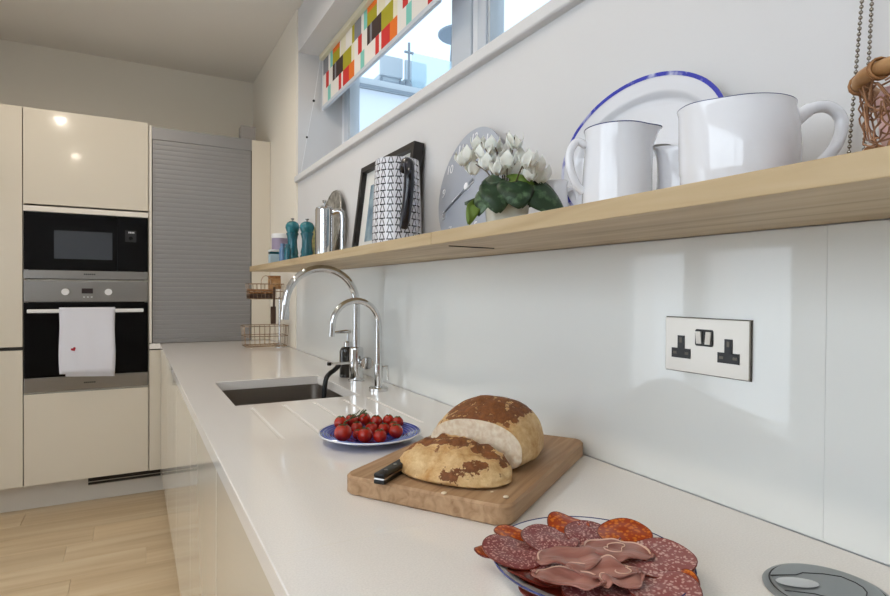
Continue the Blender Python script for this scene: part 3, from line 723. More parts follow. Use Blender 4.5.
bm = bmesh.new(); lathe(bm, [(0, 0.0082), (0.010, 0.0084), (0.012, 0.0100), (0.008, 0.0108), (0, 0.011)], 24, sx=1.8, sy=0.9)
for v in bm.verts: v.co += Vector((-0.030, 0.0, 0))
obj('finger_catch', bm, 'chrome', lid)

# ================================================================ FOOD
# blue plate of tomatoes
PC = Vector((0.448, 1.145))
t = thing('side_plate', 'blue ridged plate holding the cherry tomatoes', 'plate', (PC.x, PC.y, CT))
t.scale = (0.955, 0.955, 1)
pr = [(0, 0.0), (0.058, 0.0), (0.062, 0.002), (0.085, 0.007), (0.112, 0.0165), (0.1135, 0.018), (0.112, 0.0195)]
up = [(0.112, 0.0195), (0.107, 0.018)]
for k in range(7):
    r = 0.104-k*0.0066; z = 0.0172-k*0.0017
    up += [(r+0.0016, z+0.0002), (r, z+0.0009), (r-0.0016, z-0.0001), (r-0.0033, z-0.0006)]
up += [(0.055, 0.0055), (0.0, 0.005)]
obj('plate_body', LT(pr+up[1:], 64), 'plate_blue', t)
bm = bmesh.new()
for k in range(7): tube(bm, [((0.104-k*0.0066)*math.cos(q), (0.104-k*0.0066)*math.sin(q), 0.0172-k*0.0017+0.0006) for q in [2*PI*i/64 for i in range(64)]], 0.0009, 5, True)
obj('ridge_rings', bm, 'plate_blue_light', t)
obj('rim', TB([(0.1125*math.cos(q), 0.1125*math.sin(q), 0.0186) for q in [2*PI*i/64 for i in range(64)]], 0.0016, 8, True), 'ceramic_white', t)
# tomatoes: pixel of each centre, height of the layer, radius
TOM = [(337, 424, 1, .0155, 'darker red'), (343, 434, 1, .0185, ''), (350, 423, 1, .015, ''), (357, 427, 1, .0135, ''), (365, 434.5, 1, .0165, ''), (357.5, 434, 1, .011, 'small'), (368, 421, 1, .0155, ''), (380, 436, 1, .0145, 'orange'), (374, 422, 1, .0145, ''), (388, 422, 1, .0135, ''), (396, 431, 1, .0155, ''), (384, 428, 1, .0135, ''), (400, 423.5, 1, .013, ''), (374, 428, 1, .014, ''), (391, 427.5, 1, .0125, '')]
wheret = ['at the far left of the cluster', 'largest, at the front left of the plate', 'behind the large front left one', 'under the green stem', 'at the front centre', 'squeezed between the two front left ones', 'right of the green stem at the back', 'orange-red one at the front', 'at the back centre', 'at the back right', 'at the front right', 'in the middle behind the orange one', 'at the far right, partly green', 'in the middle of the cluster', 'between the right-hand ones']
z_pl = CT+0.0065
pos = []
for px, py, l, r, _ in TOM:
    c = on_z(px, py, z_pl+r); pos.append(Vector((c.x, c.y, z_pl+r)))
for it in range(60):
    for i in range(len(pos)):
        for j in range(i):
            d = pos[i]-pos[j]; d.z = 0; need = math.sqrt(max(1e-9, (TOM[i][3]+TOM[j][3])**2-(TOM[i][3]-TOM[j][3])**2))*0.985
            if d.length < need:
                s = d.normalized()*(need-d.length)*0.5; pos[i] += s; pos[j] -= s
    for i in range(len(pos)):
        d = Vector((pos[i].x-PC.x, pos[i].y-PC.y, 0))
        if d.length > 0.086-TOM[i][3]*0.4: pos[i] -= d.normalized()*(d.length-0.086+TOM[i][3]*0.4)
for i, (p, T) in enumerate(zip(pos, TOM)):
    r = T[3]; rad = math.hypot(p.x-PC.x, p.y-PC.y); lift = max(0, (rad-0.052))*0.22
    o = thing('cherry_tomato', 'cherry tomato '+wheret[i]+(' of the blue plate' if 'plate' not in wheret[i] else ''), 'tomato', (p.x, p.y, z_pl-0.001+lift), random.uniform(0, 6), 'cherry tomatoes on the blue plate')
    bm = bmesh.new(); ball(bm, (0, 0, 0), r, 18, 0.96, 12)
    for v in bm.verts:
        q = math.hypot(v.co.x, v.co.y)/r
        if v.co.z > 0: v.co.z -= 0.12*r*math.exp(-(q/0.3)**2)
        v.co.z += r*0.96
    body = obj('flesh', bm, 'tomato', o); body.rotation_euler = (0, 0, 0)
    bm = bmesh.new(); bz = r*0.96*1.86
    for k in range(5):
        a = 2*PI*k/5; ex, ey = math.cos(a), math.sin(a)
        tube(bm, [(0, 0, bz), (ex*r*0.35, ey*r*0.35, bz+r*0.12), (ex*r*0.7, ey*r*0.7, bz-r*0.10)], [0.0011, 0.0011, 0.0003], 5)
    obj('calyx', bm, 'vine', o)
vt = on_z(357, 420, CT+0.04)
o = thing('tomato_vine', 'green vine stem curling over the tomatoes', 'stem', (vt.x, vt.y, CT+0.036))
bm = bmesh.new(); R2 = lambda a, b, z: tuple(RIGHT*a+Vector((0, 0, z))+Vector((FWD.x, FWD.y, 0))*b)
obj('main_stem', TB(spline([R2(-0.028, 0.0, -0.002), R2(-0.012, 0, 0.008), R2(0.004, 0, 0.014), R2(0.02, 0, 0.026)], 5), 0.0016, 7), 'vine', o)
for (a, b, c) in ((-0.014, -0.006, 0.020), (-0.006, 0.006, 0.024), (0.004, -0.004, 0.028), (0.010, 0.004, 0.018)):
    obj('side_shoot', TB(spline([R2(a, 0, 0.008), R2(a+0.004, b*0.5, c-0.008), R2(a+0.012, b, c)], 4), [0.0012]*8+[0.0005], 6), 'vine', o)

# chopping board
BC = Vector((0.5350, 0.854)); BA = math.radians(33.2)
t = thing('chopping_board', 'thick brown wooden chopping board carrying the bread', 'board', (BC.x, BC.y, CT), BA)
bm = bmesh.new(); lp = []
for (z, ins) in ((0.0, 0.004), (0.0035, 0.0), (0.0265, 0.0), (0.030, 0.0035)):
    lp.append([bm.verts.new((u, v, z)) for u, v in rrect(0.404-2*ins, 0.284-2*ins, 0.024-ins, 6)])
bm.faces.new(lp[0][::-1]); bm.faces.new(lp[-1])
for a, b in zip(lp, lp[1:]):
    for i in range(len(a)): bm.faces.new((a[i], a[(i+1) % len(a)], b[(i+1) % len(a)], b[i]))
obj('board_slab', bm, 'board_wood', t)
BT = CT+0.030
# bread: a loaf with its cut face towards the heel lying in front
from mathutils import noise
def paste(o, f):
    me = o.data; at = me.attributes.new('paste', 'FLOAT', 'POINT')
    for i, v in enumerate(me.vertices): at.data[i].value = f(v.co)
def lerp_tab(tab, x):
    for (a, b), (c, d) in zip(tab, tab[1:]):
        if x <= c: return b+(d-b)*(x-a)/(c-a)
    return tab[-1][1]
LA = math.radians(33)
t = thing('bread_loaf', 'half loaf of tiger bread with its white cut face showing', 'bread', (0.494, 0.796, BT), LA)
LW = [(0, 0.083), (0.15, 0.088), (0.35, 0.0905), (0.55, 0.086), (0.7, 0.076), (0.82, 0.061), (0.91, 0.042), (0.97, 0.022), (1, 0.0)]
LH = [(0, 0.079), (0.15, 0.092), (0.3, 0.101), (0.45, 0.104), (0.6, 0.099), (0.75, 0.085), (0.87, 0.066), (0.95, 0.050), (1, 0.036)]
bm = bmesh.new(); m, n = 44, 72; rings = []; LL = 0.178
def loaf_ring(tt, shrink=1.0):
    hw, hh = lerp_tab(LW, tt), lerp_tab(LH, tt); zc = 0.034*(0.45+0.55*min(1, hw/0.06)); zl = 0.034*max(0.0, 1-(hw/0.07))*0.6; out = []
    for k in range(n):
        a = 2*PI*k/n; c, q = math.cos(a), math.sin(a)
        yv = hw*math.copysign(abs(c)**0.9, c); zv = zc+(hh-zc)*abs(q)**0.95 if q > 0 else zc-(zc-zl)*abs(q)**0.5
        out.append(Vector((LL*tt, yv, zv)))
    return out
for i in range(m+1):
    tt = 1-(1-i/m)**1.25
    if i == m: rings.append([bm.verts.new((LL, 0, 0.030))]); continue
    r = []
    for p in loaf_ring(tt):
        d = Vector((0, p.y, p.z-0.04)); d.normalize()
        if p.z > 0.012 and i > 0: p = p+d*(0.0032*noise.noise(p*28)+0.0014*noise.noise(p*90))
        p.z = max(p.z, 0.0); r.append(bm.verts.new(p))
    rings.append(r)
for a, b in zip(rings, rings[1:]):
    for k in range(n):
        j = (k+1) % n
        if len(b) == 1: bm.faces.new((a[k], a[j], b[0]))
        else: bm.faces.new((a[k], a[j], b[j], b[k]))
lf = obj('crust', bm, 'crust', t, angle=80)
paste(lf, lambda c: max(-0.5, min(0.46, (c.z-0.052)*16 - max(0, (-c.y-0.056))*16 - max(0, c.x-0.135)*12 - max(0, c.y-0.070)*10)))
bm = bmesh.new(); cut = loaf_ring(0); cc = Vector((0, 0, 0.038)); rings = []
for s in (1.0, 0.985, 0.9, 0.78, 0.64, 0.5, 0.35, 0.2):
    rings.append([bm.verts.new(((0.0005 if s == 1 else -0.001+0.0014*noise.noise(Vector((p.y*s, p.z*s, 3))*70)), cc.y+(p.y-cc.y)*s, cc.z+(p.z-cc.z)*s)) for k, p in enumerate(cut)])
ctr = bm.verts.new((-0.001, cc.y, cc.z))
for a, b in zip(rings, rings[1:]):
    for k in range(n): bm.faces.new((a[k], a[(k+1) % n], b[(k+1) % n], b[k]))
for k in range(n): bm.faces.new((rings[-1][k], rings[-1][(k+1) % n], ctr))
obj('crumb_face', bm, 'crumb', t, angle=80)
# knife
ka = on_z(379, 479, BT+0.009); kb = on_z(404, 464, BT+0.009); kd = (kb-ka); kd.z = 0; kd.normalize()
t = thing('bread_knife', 'knife with a black riveted handle tucked under the bread heel', 'knife', (ka.x, ka.y, BT), math.atan2(kd.y, kd.x))
obj('blade', B(0.105, 0.205, -0.010, 0.010, 0.0004, 0.0022, bev=0.0005, seg=1), 'knife_steel', t, smooth=False)
tg = obj('tang', B(0.0, 0.108, -0.0085, 0.0085, 0.0075, 0.0100), 'knife_steel', t, smooth=False)
for z0, z1 in ((0.0005, 0.0073), (0.0102, 0.0170)):
    hs = obj('handle_scale', B(-0.001, 0.100, -0.0095, 0.0095, z0, z1, bev=0.0025), 'black_plastic', t)
    if z0 > 0.005:
        for x in (0.02, 0.05, 0.08): obj('rivet', LT([(0, 0.0165), (0.003, 0.0165), (0.003, 0.0174), (0, 0.0176)], 12, cx=x), 'knife_steel', hs)
# heel
t = thing('bread_heel', 'cut heel of tiger bread lying crust up on the board', 'bread', (0.445, 0.775, BT+0.0024), math.radians(-57))
bm = bmesh.new(); rings = []; nx = 96; mz = 34
LX, LYn, LYf, HH = 0.094, 0.060, 0.028, 0.050
PR = [(0, 0.0), (0.10, 0.93), (0.14, 1.0), (0.30, 1.0), (0.45, 0.96), (0.58, 0.88), (0.70, 0.76), (0.82, 0.56), (0.92, 0.32), (1, 0.0)]
PZ = [(0, 0.0), (0.10, 0.0), (0.14, 0.06), (0.30, 0.28), (0.45, 0.52), (0.58, 0.70), (0.70, 0.83), (0.82, 0.93), (0.92, 0.985), (1, 1.0)]
for i in range(mz+1):
    r, z = lerp_tab(PR, i/mz), lerp_tab(PZ, i/mz)
    if i in (0, mz): rings.append([bm.verts.new((0, 0.022*z, z*HH))]); continue
    ring = []
    for k in range(nx):
        a = 2*PI*k/nx; c, s_ = math.cos(a), math.sin(a)
        xx = LX*math.copysign(abs(c)**0.85, c)*r; yy = (LYf if s_ > 0 else LYn)*math.copysign(abs(s_)**0.9, s_)*r+0.022*z
        zz = z*HH*(1-0.32*max(0, xx/LX)**1.5-0.10*max(0, -xx/LX)**2)
        p = Vector((xx, yy, zz)); d = Vector((xx, yy*1.4, zz)).normalized()
        if zz > 0.004:
            am = 0.0055*noise.noise(p*30+Vector((5, 1, 2)))+0.0036*noise.noise(p*80)
            if yy > -0.004 and zz > 0.030: am += 0.0085*max(0, noise.noise(p*75+Vector((1, 7, 3))))
            p = p+d*am
        ring.append(bm.verts.new(p))
    rings.append(ring)
for a, b in zip(rings, rings[1:]):
    for k in range(nx):
        j = (k+1) % nx
        if len(a) == 1: bm.faces.new((a[0], b[j], b[k]))
        elif len(b) == 1: bm.faces.new((a[k], a[j], b[0]))
        else: bm.faces.new((a[k], a[j], b[j], b[k]))
hl = obj('crust', bm, 'crust', t, angle=80)
def heel_paste(c):
    top = 0.46-max(0, abs(c.y-0.014)-0.012)*16 if c.z > 0.022 else -0.3
    crack = 0.45-20*abs((c.z-0.018)-(c.x-0.03)*0.25)-12*max(0, abs(c.x-0.036)-0.022) if c.y < -0.02 else -1
    return max(-0.4, min(0.45, max(top, crack, 0.10 if c.x > 0.02 else 0.0)+0.34*noise.noise(c*55)))
paste(hl, heel_paste)
for i, (px, py) in enumerate(((444, 494), (506, 498), (492, 493))):
    c = on_z(px, py, BT); bm = bmesh.new(); ball(bm, (0, 0, 0.0012), 0.0045 if i < 2 else 0.0025, 8, 0.35)
    o = tag(obj('bread_crumb', bm, 'crumb'), ['bread crumb just below the heel', 'larger bread crumb out on the bare board', 'tiny bread crumb on the bare board'][i], 'crumb', 'bread crumbs on the board'); o.location = (c.x, c.y, BT+0.0005)

# plate of cold meats
MC = Vector((0.459, 0.488))
t = thing('dinner_plate', 'white dinner plate with a navy rim under the cold meats', 'plate', (MC.x, MC.y, CT))
t.scale = (0.924, 0.924, 1)
obj('plate_body', LT([(0, 0), (0.066, 0), (0.068, 0.002), (0.095, 0.007), (0.120, 0.0165), (0.1215, 0.018), (0.120, 0.0192), (0.105, 0.0135), (0.090, 0.0085), (0.075, 0.006), (0, 0.0055)], 72), 'plate_white', t)
obj('rim_line', TB([(0.1205*math.cos(q), 0.1205*math.sin(q), 0.0187) for q in [2*PI*i/72 for i in range(72)]], 0.0012, 6, True), 'rim_blue', t)
def slice_bm(r, th, wav, seed, sx=1.0, cup=0.0):
    rnd = random.Random(seed); p = [rnd.uniform(0, 6) for _ in range(4)]; n, m = 32, 6; bm = bmesh.new()
    def zz(u, a): return wav*(u**1.6)*(0.6*math.sin(2*a+p[0])+0.4*math.sin(3*a+p[1]))+cup*u*u+0.0006*math.sin(9*u+p[2])
    tops, bots = [], []
    for k in range(1, m+1):
        u = k/m; e = 1+(0.03*math.sin(5*0+p[3]) if k == m else 0)
        tops.append([bm.verts.new((r*u*sx*math.cos(2*PI*i/n)*(1+0.03*math.sin(3*2*PI*i/n+p[2])), r*u*math.sin(2*PI*i/n), zz(u, 2*PI*i/n)+th)) for i in range(n)])
        bots.append([bm.verts.new((v.co.x, v.co.y, v.co.z-th)) for v in tops[-1]])
    c0 = bm.verts.new((0, 0, th)); c1 = bm.verts.new((0, 0, 0))
    for i in range(n):
        j = (i+1) % n; bm.faces.new((tops[0][i], tops[0][j], c0)); bm.faces.new((bots[0][j], bots[0][i], c1))
        for a, b in zip(tops, tops[1:]): bm.faces.new((a[i], b[i], b[j], a[j]))
        for a, b in zip(bots, bots[1:]): bm.faces.new((a[j], b[j], b[i], a[i]))
        bm.faces.new((tops[-1][i], bots[-1][i], bots[-1][j], tops[-1][j]))
    return bm
# (pixel x, pixel y, height above worktop, radius, kind, tilt x, tilt y, label)
SL = [
 (552, 586, .0125, .034, 'chorizo_skin', .05, .05, 'dark red cured slice at the lower left of the meat plate'),
 (536, 571, .0150, .030, 'chorizo_skin', .05, .15, 'dark red cured slice peeping out below the left salami'),
 (490, 551, .0215, .017, 'chorizo', .1, .25, 'chorizo slice poking out at the far left of the meat plate'),
 (511, 533, .0235, .021, 'chorizo', .25, .15, 'orange chorizo slice at the upper left rim of the meat plate'),
 (679, 580, .0190, .020, 'chorizo', .1, -.25, 'chorizo slice at the right rim under the salami'),
 (600, 592, .0160, .040, 'salami', .02, 0, 'speckled salami slice at the bottom of the meat plate'),
 (565, 566, .0175, .040, 'salami', .02, .05, 'speckled salami slice under the ham, left of centre'),
 (630, 562, .0185, .040, 'salami', .0, 0, 'speckled salami slice under the ham, right of centre'),
 (664, 588, .0205, .034, 'salami_pale', .02, -.08, 'pale salami slice at the lower right of the meat plate'),
 (515, 549, .0235, .036, 'salami', .06, .10, 'speckled salami slice at the left of the meat plate'),
 (568, 523, .0255, .027, 'chorizo', .16, .0, 'chorizo slice standing up at the top of the meat plate'),
 (550, 538, .0245, .036, 'salami', .06, .05, 'speckled salami slice at the upper left, next to the chorizo'),
 (592, 533, .0240, .034, 'salami', .08, 0, 'speckled salami slice at the top centre of the meat plate'),
 (624, 532, .0280, .031, 'chorizo', .18, -.1, 'large orange chorizo slice at the upper right of the meat plate'),
 (656, 556, .0250, .039, 'salami_pale', .04, -.10, 'pale salami slice overhanging the right rim of the meat plate'),
]
for i, (px, py, z, r, kind, tx, ty, lab) in enumerate(SL):
    c = on_z(px, py, CT+z)
    o = thing('chorizo_slice' if 'chorizo' in kind else 'salami_slice', lab, 'sausage', (c.x, c.y, CT+z-0.003), 0, 'cold meat slices on the white plate')
    o.rotation_euler = (tx, ty, random.uniform(-0.4, 0.4))
    obj('meat', slice_bm(r, 0.0016, 0.0042, i, 1.0+0.08*math.sin(i)), kind, o, angle=70)
    bm = bmesh.new(); rnd = random.Random(i)
    src = slice_bm(r*1.008, 0.0016, 0.0042, i, 1.0+0.08*math.sin(i)); src.verts.ensure_lookup_table()
    rim = [v.co.copy()-Vector((0, 0, 0.0007)) for v in list(src.verts)[5*64:5*64+32]]; src.free()
    tube(bm, rim, 0.0010, 5, True); obj('rind', bm, 'chorizo_skin', o)
def ham_bm(L, Wd, seed, fold):
    rnd = random.Random(seed); p = [rnd.uniform(0, 6) for _ in range(6)]; nu, nv = 46, 16; bm = bmesh.new(); g = []
    for i in range(nu+1):
        u = i/nu-0.5; row = []
        for j in range(nv+1):
            v = j/nv-0.5
            z = fold*(0.5*math.sin(9*u+p[0]+2*v)+0.35*math.sin(15*u+p[1]-3*v)+0.3*math.sin(7*v+p[2]))
            env = max(0.0, 1-abs(2*u)**3.5)**0.5; row.append(bm.verts.new((L*u*(1-0.10*abs(2*v)**3)+fold*0.6*math.cos(9*u+p[0]), Wd*v*env*(1+0.10*math.sin(9*u+p[4]))+0.004*math.sin(10*u+p[5]), max(z*(0.4+0.6*env), -0.002))))
        g.append(row)
    for i in range(nu):
        for j in range(nv): bm.faces.new((g[i][j], g[i+1][j], g[i+1][j+1], g[i][j+1]))
    return bm, [r[0].co.copy() for r in g], [r[-1].co.copy() for r in g]
HAM = [(572, 556, .0285, .088, .046, .0030, 0.0, 'ruffled slice of ham across the left of the meat plate'), (617, 548, .0300, .078, .046, .0026, -0.35, 'ruffled slice of ham across the top centre of the meat plate'), (604, 566, .0300, .082, .036, .0040, -0.10, 'ruffled slice of ham in the middle of the meat plate'), (570, 576, .0275, .080, .034, .0034, -0.4, 'ruffled slice of ham low on the left of the meat plate'), (622, 576, .0285, .060, .028, .0040, 0.2, 'ruffled slice of ham right of the middle, curled')]
for i, (px, py, z, L_, W_, fo, rz, lab) in enumerate(HAM):
    c = on_z(px, py, CT+z); o = thing('ham_slice', lab, 'ham', (c.x, c.y, CT+z-0.002), rz-0.4, 'ham slices on the white plate')
    bm, ea, eb = ham_bm(L_, W_, 20+i, fo)
    q = obj('meat', bm, 'ham', o, angle=80); md = q.modifiers.new('thick', 'SOLIDIFY'); md.thickness = 0.0012
    obj('fat_edge', TB(eb, 0.0011, 6), 'ham_fat', o)
    bm = bmesh.new(); rnd = random.Random(40+i)
    for s in range((0, 2, 0, 0, 1)[i]):
        a0 = rnd.uniform(0, 6); cx, cyv = rnd.uniform(-0.015, 0.015), rnd.uniform(-0.008, 0.008)
        tube(bm, spline([(cx+(0.004+0.0022*k)*math.cos(a0+k*0.9), cyv+(0.004+0.0014*k)*math.sin(a0+k*0.9), fo*0.9+0.001+0.0008*math.sin(k)) for k in range(6)], 4), 0.0006, 5)
    if len(bm.verts): obj('fat_streak', bm, 'ham_fat', o)
    else: bm.free()

# ================================================================ THINGS ON THE SHELF
def scurve(t, name, m, pts, r, n=12, k=8): return obj(name, TB(spline(pts, k), r, n), m, t)
# tin, jar and glasses at the far end
c = on_x(280.5, 236, 0.63)
t = thing('storage_tin', 'mauve storage tin with white lid at the far shelf end', 'tin', (0.63, c.y, ST))
obj('body', LT([(0, 0), (0.039, 0), (0.041, 0.003), (0.041, 0.135), (0, 0.135)], 32), 'mauve', t)
obj('lid', LT([(0.0, 0.1352), (0.042, 0.1352), (0.0425, 0.152), (0.040, 0.157), (0, 0.158)], 32), 'white_plastic', t)
c = on_x(274, 252, 0.575)
t = thing('square_jar', 'small pale blue square jar in front of the mauve tin', 'jar', (0.575, c.y, ST))
obj('body', B(-0.022, 0.022, -0.022, 0.022, 0, 0.052, bev=0.004), 'pale_blue', t)
obj('dark_band', B(-0.0215, 0.0215, -0.0215, 0.0215, 0.0525, 0.061, bev=0.001), 'teal_dark', t)
obj('lid', B(-0.0225, 0.0225, -0.0225, 0.0225, 0.0615, 0.072, bev=0.003), 'white_plastic', t)
for px, X, h, lab, mm in ((282.5, 0.565, 0.085, 'slim blue glass bottle beside the pale square jar', 'blue_jar'), (287.5, 0.545, 0.070, 'short dark blue glass bottle touching the nearer side of the slim one', 'teal_dark')):
    c = on_x(px, 250, X); t = thing('glass_bottle', lab, 'bottle', (X, c.y, ST))
    obj('body', LT([(0, 0), (0.0125, 0), (0.0135, 0.002), (0.0135, h*0.72), (0.008, h*0.84), (0.008, h-0.008), (0, h-0.008)], 20), mm, t)
    obj('cap', LT([(0, h-0.0078), (0.0092, h-0.0078), (0.0092, h), (0, h+0.001)], 18), mm, t)
def mill(px, X, h, lab, mm):
    c = on_x(px, 240, X); t = thing('pepper_mill', lab, 'pepper mill', (X, c.y, ST), 0, 'teal pepper mills')
    k = h/0.19; t.scale = (1.12, 1.12, 1.04)
    obj('base', LT([(0, 0), (0.0245, 0), (0.026, 0.004*k), (0.026, 0.030*k), (0.0215, 0.040*k), (0.024, 0.046*k), (0.0195, 0.070*k), (0.0185, 0.10*k), (0.0215, 0.118*k), (0.0245, 0.124*k), (0.0235, 0.130*k), (0, 0.130*k)], 28), mm, t)
    obj('head', LT([(0, 0.1305*k), (0.020, 0.1305*k), (0.0235, 0.137*k), (0.0275, 0.150*k), (0.0270, 0.160*k), (0.0215, 0.171*k), (0.012, 0.177*k), (0.0, 0.178*k)], 28), 'teal', t)
    obj('finial', LT([(0, 0.178*k), (0.003, 0.178*k), (0.003, 0.183*k), (0.007, 0.186*k), (0.007, 0.189*k), (0, 0.191*k)], 16), 'steel', t)
mill(292.5, 0.63, 0.200, 'taller teal pepper mill, the farther of the pair', 'teal_dark')
mill(307, 0.655, 0.184, 'shorter teal pepper mill next to the steel coffee pot', 'teal_dark')
c = on_x(314, 240, 0.72); t = thing('seasoning_packet', 'green and yellow packet between pepper mill and steel coffee pot', 'packet', (0.72, c.y, ST))
obj('pouch', B(-0.03, 0.03, -0.022, 0.022, 0, 0.15, bev=0.008), 'packet', t)
obj('crimped_top', B(-0.029, 0.029, -0.003, 0.003, 0.148, 0.172, bev=0.001), 'packet', t)
# steel coffee pot with side handle
c = on_x(324.5, 220, 0.63); CP = Vector((0.63, c.y, ST)); vr = Vector((RIGHT.x, RIGHT.y, 0)).normalized()
t = thing('steel_coffee_pot', 'polished steel cylindrical coffee pot with upright handle', 'coffee pot', CP)
obj('body', LT([(0, 0), (0.032, 0), (0.034, 0.003), (0.034, 0.186), (0.033, 0.190), (0.031, 0.188), (0.030, 0.182), (0, 0.180)], 40), 'chrome', t)
obj('lid', LT([(0, 0.1885), (0.030, 0.1885), (0.0315, 0.193), (0.020, 0.200), (0, 0.202)], 32), 'chrome', t)
obj('lid_knob', LT([(0, 0.202), (0.004, 0.202), (0.004, 0.210), (0.009, 0.216), (0.008, 0.222), (0, 0.224)], 20), 'chrome', t)
hp = [vr*0.030+Vector((0, 0, 0.176)), vr*0.050+Vector((0, 0, 0.182)), vr*0.066+Vector((0, 0, 0.170)), vr*0.067+Vector((0, 0, 0.10)), vr*0.066+Vector((0, 0, 0.030)), vr*0.050+Vector((0, 0, 0.020)), vr*0.030+Vector((0, 0, 0.024))]
obj('handle', TB(spline(hp, 8), 0.0105, 14), 'chrome', t)
# embossed silver plate leaning on the wall
c = on_x(333, 230, 0.76)
t = thing('embossed_silver_plate', 'round embossed silver plate leaning on the wall behind the coffee pot', 'plate', (0.722, c.y, ST)); t.rotation_euler = (0, math.radians(8), 0)
bm = bmesh.new(); lathe(bm, [(0, -0.002), (0.10, -0.002), (0.158, 0.008), (0.160, 0.010), (0.157, 0.012), (0.125, 0.006), (0.10, 0.002), (0.05, 0.004), (0, 0.006)], 56, sx=1.0, sy=0.86)
for v in bm.verts: v.co = Vector((-v.co.z+0.012, v.co.y, v.co.x+0.160))
obj('dish', bm, 'silver_relief', t)
bm = bmesh.new(); tube(bm, [(0.001, 0.136*math.sin(q), 0.160+0.158*math.cos(q)) for q in [2*PI*i/56 for i in range(56)]], 0.0035, 8, True); obj('rolled_rim', bm, 'silver_relief', t)

# picture frame leaning on the wall
fy0, fy1 = on_x(417, 145, 0.765).y-0.03, on_x(364, 172, 0.765).y+0.03
FW, FH = 0.455, 0.338; tilt = math.radians(7)
t = thing('picture_frame', 'black box picture frame leaning behind the patterned jug', 'picture', (0.728, (on_x(364, 172, 0.762).y+on_x(421, 146, 0.762).y)/2, ST)); t.rotation_euler = (0, tilt, 0)
bm = bmesh.new(); fw = 0.019; fd = 0.034
box(bm, -fd/2, fd/2, -FW/2, -FW/2+fw, 0, FH); box(bm, -fd/2, fd/2, FW/2-fw, FW/2, 0, FH); box(bm, -fd/2, fd/2, -FW/2+fw, FW/2-fw, 0, fw); box(bm, -fd/2, fd/2, -FW/2+fw, FW/2-fw, FH-fw, FH)
t.location.x = 0.722; t.location.z = ST+fd/2*math.sin(tilt)
obj('moulding', bm, 'frame_black', t, smooth=False)
mo = obj('mount', B(0.002, 0.006, -FW/2+fw, FW/2-fw, fw, FH-fw), 'mount_white', t, smooth=False)
obj('print', B(0.0005, 0.0018, -0.15, 0.15, 0.060, 0.265), 'print_blue', mo, smooth=False)
# patterned jug with black handle
c = on_x(397, 200, 0.622)
t = thing('patterned_jug', 'tall white jug with black fork-mark pattern and black handle', 'jug', (0.622, c.y, ST))
c2 = Vector((-c.x, -c.y, 0)).normalized()
bm = bmesh.new(); lathe(bm, [(0, 0), (0.064, 0), (0.066, 0.003), (0.0655, 0.06), (0.062, 0.15), (0.0585, 0.228), (0.0575, 0.233), (0.0555, 0.230), (0.060, 0.08), (0.060, 0.006), (0, 0.005)], 56)
obj('body', bm, 'jug_print', t)
h2 = (c2*0.95+vr*0.28).normalized()
hp = [h2*0.050+Vector((0, 0, 0.196)), h2*0.074+Vector((0, 0, 0.212)), h2*0.094+Vector((0, 0, 0.205))+vr*0.004, h2*0.102+Vector((0, 0, 0.165))+vr*0.002, h2*0.096+Vector((0, 0, 0.11)), h2*0.086+Vector((0, 0, 0.065))-vr*0.004, h2*0.078+Vector((0, 0, 0.046))-vr*0.006]
obj('handle', TB(spline(hp, 7), [0.012]*8+[0.0135]*28+[0.012]*6+[0.007], 14), 'handle_black', t)
# glass clock
c = on_x(472, 190, 0.705); CR = 0.150; ctilt = math.asin(0.045/(2*CR))
t = thing('wall_clock', 'round frosted grey glass clock leaning on the wall behind the flowers', 'clock', (0.715, 1.228, ST)); t.rotation_euler = (0, ctilt, 0)
def fclk(u, v, h): return (h, -u, v+CR)
bm = bmesh.new(); prism(bm, [(CR*math.cos(2*PI*i/72), CR*math.sin(2*PI*i/72)) for i in range(72)], 0, 0.004, fclk)
obj('glass_face', bm, 'clock_glass', t)
ROT = Matrix(((0, 0, -1, 0), (-1, 0, 0, 0), (0, 1, 0, 0), (0, 0, 0, 1)))
for h in range(1, 13):
    a = PI/2-h*PI/6; mw = Matrix.Translation(Vector((-0.0006, -0.125*math.cos(a), CR+0.125*math.sin(a)))) @ ROT
    text_mesh('numeral', str(h), 0.034, 'clock_white', t, mw)
def hand(name, ang, ln, wd, m, h):
    bm = bmesh.new(); d = Vector((math.cos(ang), math.sin(ang))); p = Vector((-d.y, d.x))
    poly = [(-d*0.03+p*wd), (-d*0.03-p*wd), (d*ln-p*wd*0.5), (d*ln+p*wd*0.5)]
    prism(bm, [(q.x, q.y) for q in poly], h, h-0.001, fclk); obj(name, bm, m, t, smooth=False)
hand('hour_hand', math.radians(205), 0.075, 0.0055, 'clock_white', -0.002); hand('minute_hand', math.radians(208), 0.122, 0.0035, 'clock_grey', -0.0035)
obj('hub', TB([(-0.007, 0, CR), (0.0, 0, CR)], 0.009, 20), 'clock_white', t)

